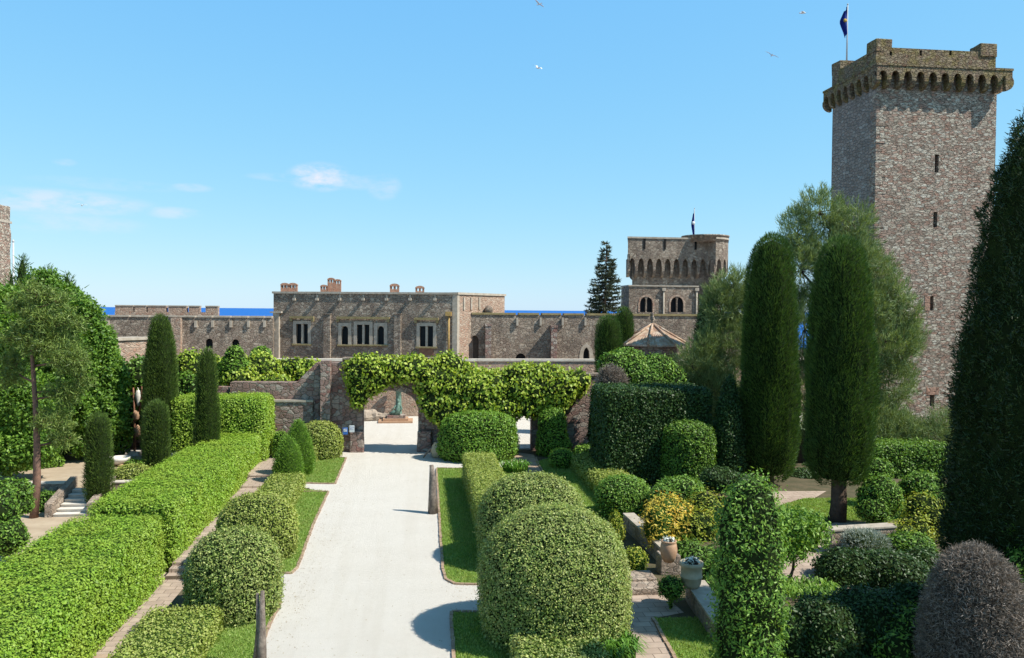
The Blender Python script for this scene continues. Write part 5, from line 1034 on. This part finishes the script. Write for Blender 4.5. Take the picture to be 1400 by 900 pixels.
def pot(label, px, yb, wpx, yt, z, mat, belly=True):
    r_b = G(px, yb, z); d = dep(r_b); r_ = wpx*d/F/2; h = P(px, yt, d).z-z; t = thing('plant_pot', label, 'pot', r_b, 'pots on the planter walls')
    pr = [(r_*.55, 0), (r_*.85, h*.25), (r_, h*.55), (r_*.88, h*.85), (r_*.78, h*.9), (r_*.9, h*.96), (r_*.9, h), (r_*.72, h), (r_*.7, h*.85)] if belly else [(r_*.62, 0), (r_*.82, h*.15), (r_*.92, h*.4), (r_*.97, h*.42), (r_*.97, h*.46), (r_*.92, h*.48), (r_*.92, h*.82), (r_*1.04, h*.86), (r_*1.04, h), (r_*.88, h), (r_*.85, h*.85)]
    mb = MB(); mb.lathe(pr, r_b, 24); mb.build('pot', [mat], t)
    q = ellipsoid(r_b+Vector((0, 0, h*.95)), (r_*.6, r_*.6, h*.22), seed=sd_()); mb = clothe([q], L_SILV, .14, .07, 1.6, depth=.04, up=.6); mb.build('plant', [C_TWIG, WHITEL], t)
WHITEL = leaf_mat('white_rosette_leaf', (.5, .55, .5), (.62, .66, .6), (.75, .78, .72), .1)
pot('small brown terracotta pot with white rosette plant on a stone block', 914, 768, 24, 739, .75, TERRA)
pot('larger pale terracotta pot with white plant on the wall end', 945, 803, 31, 768, .68, PALETERRA, False)
topiary('small dark clipped ball on a short stem beneath the pots', 917, 832, 34, 788, lambda w_, h: [(.05, 0), (.06, h*.35), (w_*.7, h*.4), (w_, h*.65), (w_*.8, h*.9), (.02, h)], L_TREE, L=.08, W=.05)
def upright(label, blobs, leaf, **k): return shrub(label, blobs, leaf, .22, .03, blade=True, spread=.7, up=1.0, cov=1.1, depth=.12, amp=.2, **k)
shrub('golden orange shrub glowing in the raised bed', [(914, 706, 60, 56, 32.6), (900, 720, 44, 50, 32), (930, 722, 44, 50, 32.2)], L_GOLD, .16, .05, cov=1.0, name='golden_shrub', depth=.14, up=.9, core=C_LIGHT, clump=.1)
shrub('yellow green shrub between the golden shrub and the leafy column', [(966, 706, 46, 60, 33), (956, 725, 44, 50, 32)], L_YGR, .14, .05, cov=1.0, name='golden_shrub', depth=.14, up=.8, clump=.1)
shrub('light green rounded shrub in front of the shaded dome topiary', [(928, 668, 66, 30, 36.5), (915, 678, 50, 30, 36)], L_LAUR, .14, .06, cov=1.1)
shrub('leafy green undergrowth spilling behind the two pots', [(960, 770, 60, 50, 30), (935, 758, 50, 40, 31), (985, 790, 60, 60, 29), (968, 815, 40, 50, 27.5)], L_LAUR, .17, .045, cov=1.1, depth=.12, up=.8, name='undergrowth')
# leafy column
cbs = G(1022, 958); d = dep(cbs); root = thing('leafy_column', 'tall leafy laurel column with shaggy twigs in the right foreground', 'column shrub', cbs); r_ = 42*d/F; h = P(1022, 648, d).z
mb = clothe([revolve([(r_*.9, .1), (r_*1.02, h*.3), (r_*.98, h*.6), (r_*.92, h*.85), (r_*.7, h*.95), (.03, h)], cbs, amp=.2, seed=5, ns=2.6, seg=30)], L_LAUR, .11, .042, 1.15, depth=.10, up=.5, clump=.2); mb.build('crown', [C_GREEN, L_LAUR], root)
t_ = MB(); t_.tube([cbs, cbs+Vector((0, 0, h*.8))], [.12, .05]); t_.build('trunk', BARK, root)
# small tree
tb = G(1077, 800); d = dep(tb)
open_tree('small round headed tree with thin forked trunk in front of the paving', tb, P(1085, 735, d), blobat([(1085, 728, 64, 50, 0), (1062, 735, 44, 44, 0), (1112, 728, 44, 44, .2), (1090, 715, 50, 36, .3), (1078, 750, 50, 30, -.2)], tb.y), L_LAUR, n=9000, L=.15, W=.065, blade=False, name='small_tree', cat='tree', tr=.08, csize=.22, shell=.6, cl=8)
# right side planting
A_ = G(1137, 758); B_ = G(1225, 752); lowwall('short coped stone wall below the right giant cypress', (A_.x, A_.y), (B_.x, B_.y), 0, .95, cap=TRIM, T=.5)
shrub('glossy green rounded shrub just right of the giant cypress foot', [(1203, 680, 58, 60, 35), (1195, 695, 46, 40, 34.6)], L_LAUR, .13, .055, cov=1.1, zmin=0)
shrub('smaller bright shrub behind the glossy one at the cypress foot', [(1200, 645, 36, 34, 39)], L_LAUR, .14, .06)
shrub('dark green shrub with lit top left of the huge cypress', [(1262, 668, 60, 44, 37), (1275, 680, 46, 40, 36)], L_LAUR, .14, .06)
hedge('shaded hedge with sunlit top in front of the keep', G(1195, 655).x, G(1195, 655).x+5.2, G(1195, 655).y, G(1195, 655).y+2.5, 0, 2.0, leaf=L_TREE, L=.14, W=.08, core=C_GREEN, amp=.2, r=.4)
shrub('lime yellow shrub growing left of the huge cypress', [(1265, 706, 52, 60, 33), (1250, 728, 50, 50, 32.5), (1232, 732, 44, 34, 32)], L_YGR, .14, .06, cov=1.0, depth=.14, up=.6, clump=.1)
shrub('silver grey mound in front of the short coped wall', [(1182, 742, 62, 32, 30.5)], L_SILV, .12, .02, blade=True, cov=1.0, spread=.8, name='silver_bush')
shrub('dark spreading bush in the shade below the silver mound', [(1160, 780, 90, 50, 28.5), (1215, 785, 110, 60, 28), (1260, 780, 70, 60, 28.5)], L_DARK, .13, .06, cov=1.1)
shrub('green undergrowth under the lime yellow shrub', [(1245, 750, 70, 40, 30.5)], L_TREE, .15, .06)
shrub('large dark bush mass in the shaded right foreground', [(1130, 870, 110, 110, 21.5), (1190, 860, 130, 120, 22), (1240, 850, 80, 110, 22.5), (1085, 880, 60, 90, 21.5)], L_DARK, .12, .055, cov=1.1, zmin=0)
shrub('olive green sprawling shrub between the dark bush and the dead dome', [(1255, 880, 70, 90, 20.5), (1235, 900, 60, 60, 20)], L_TREE, .12, .05, cov=.9, depth=.15)
straps('leafy hostas around the foot of the small round headed tree', 1110, 812, 80, 500, .35, leaf=L_LAUR, name='hosta')
b_ = G(1330, 965); topiary('big brown dead dome bush of bare twigs at the lower right', 1330, 965, 132, 745, lambda w_, h: [(w_, 0), (w_*1.02, h*.35), (w_*.95, h*.6), (w_*.75, h*.82), (w_*.45, h*.95), (.02, h)], L_DEAD, blade=True, L=.10, W=.014, cov=1.7, spread=1.3, up=.0, depth=.05, clump=.06, maxn=160000, core=C_TWIG, name='dead_bush', cat='dead bush')
shrub('bright green bush at the lower right edge beside the dead dome', [(1402, 740, 50, 100, 20), (1398, 800, 50, 90, 19.5), (1410, 690, 30, 50, 20.2)], L_LAUR, .12, .05)
hedge('clipped hedge in shade at the bottom right of the leafy column', G(975, 935).x, G(975, 935).x+1.2, G(975, 935).y-3, G(975, 935).y, 0, 1.3, leaf=L_YEW, L=.1, W=.05)

# gulls
def gull(label, px, py, d, span, bank, head, group='gulls flying over the castle'):
    c = P(px, py, d); root = thing('gull', label, 'gull', c, group); M = Matrix.Translation(c) @ Matrix.Rotation(head, 4, 'Z') @ Matrix.Rotation(bank, 4, 'Y')
    mb = MB(); v, q = ellipsoid((0, 0, 0), (.08, .3, .075), 10, 8, .0); v[:, 0] *= 1-.35*np.abs(v[:, 1])/.3; mb.add(xf(v, M), q, 0, True); h_, q = ellipsoid((0, .3, .03), (.055, .09, .055), 8, 6, 0); mb.add(xf(h_, M), q, 0, True)
    mb.add(xf(np.array([(0, .36, .03), (.012, .36, .02), (0, .45, .01), (-.012, .36, .02)]), M), [(0, 1, 2), (0, 2, 3), (1, 3, 2)]); mb.add(xf(np.array([(-.03, -.26, .01), (.03, -.26, .01), (.09, -.45, 0), (-.09, -.45, 0), (0, -.3, .03)]), M), [(0, 1, 2, 3), (0, 1, 4)]); mb.build('body', [BIRDW], root)
    for s in (-1, 1):
        pts = [(0.04, .12, .03), (span*.22, .2, .17), (span*.38, .1, .14), (span*.5, -.1, .05), (span*.36, -.06, .12), (span*.2, -.02, .14), (.04, -.12, .02)]
        v = np.array([(s*x, y, z) for x, y, z in pts]+[(s*x, y, z+.015) for x, y, z in pts]); n = len(pts)
        mb = MB(); mb.add(xf(v, M), [(0, 1, 5, 6), (1, 2, 4, 5), (2, 3, 4), (7, 13, 12, 8), (8, 12, 11, 9), (9, 11, 10)]+[(i, i+n, (i+1) % n+n, (i+1) % n) for i in range(n)]); mb.build('wing', [BIRDG], root)
gull('white gull highest in the sky near the top centre of the photo', 737, 6, 85, 1.4, .35, .6)
gull('white gull below the highest one over the castle block', 735, 93, 85, 1.5, .5, -.9)
gull('white gull just left of the keep flag at the top', 1098, 18, 80, 1.2, -.3, 1.2)
gull('grey gull gliding between the squat tower and the keep', 1055, 76, 90, 1.7, .45, -.2)
gull('dark gull in front of the faint cloud at the far left', 112, 281, 85, 1.1, .1, .3)

# fallen leaves and grit gathered along the path edges
lit = MB(); n = 2600; yy = rng.uniform(15, 56, n); side = rng.random(n) < .5
xx = np.where(side, 2.1-.8*np.abs(rng.normal(0, .35, n))*2, -4.6+np.abs(rng.normal(0, .5, n))*1.4-.25*rng.random(n)); xx = np.where(rng.random(n) < .18, rng.uniform(-4.5, 1.8, n), xx)
add_leaves(lit, np.column_stack([xx, yy, np.full(n, .012)]), np.tile([0, 0, 1.], (n, 1)), .05, .03, 4., 0, 0)
tag(lit.build('fallen_leaves', [leaf_mat('dry_leaf', (.22, .14, .07), (.34, .25, .13), (.45, .38, .25), .1)], origin=(0, 30, 0)), 'dry leaves and grit scattered on the gravel path', 'fallen leaves', kind='stuff')

shrub('low dark shrubs added as shade behind the trunk of the right giant cypress', [(1100, 655, 60, 26, 47), (1165, 652, 50, 26, 46), (1130, 645, 70, 24, 50)], L_DARK, .14, .07, cov=1.1, zmin=0)  # dark-leaved shrubs added to darken the open ground here
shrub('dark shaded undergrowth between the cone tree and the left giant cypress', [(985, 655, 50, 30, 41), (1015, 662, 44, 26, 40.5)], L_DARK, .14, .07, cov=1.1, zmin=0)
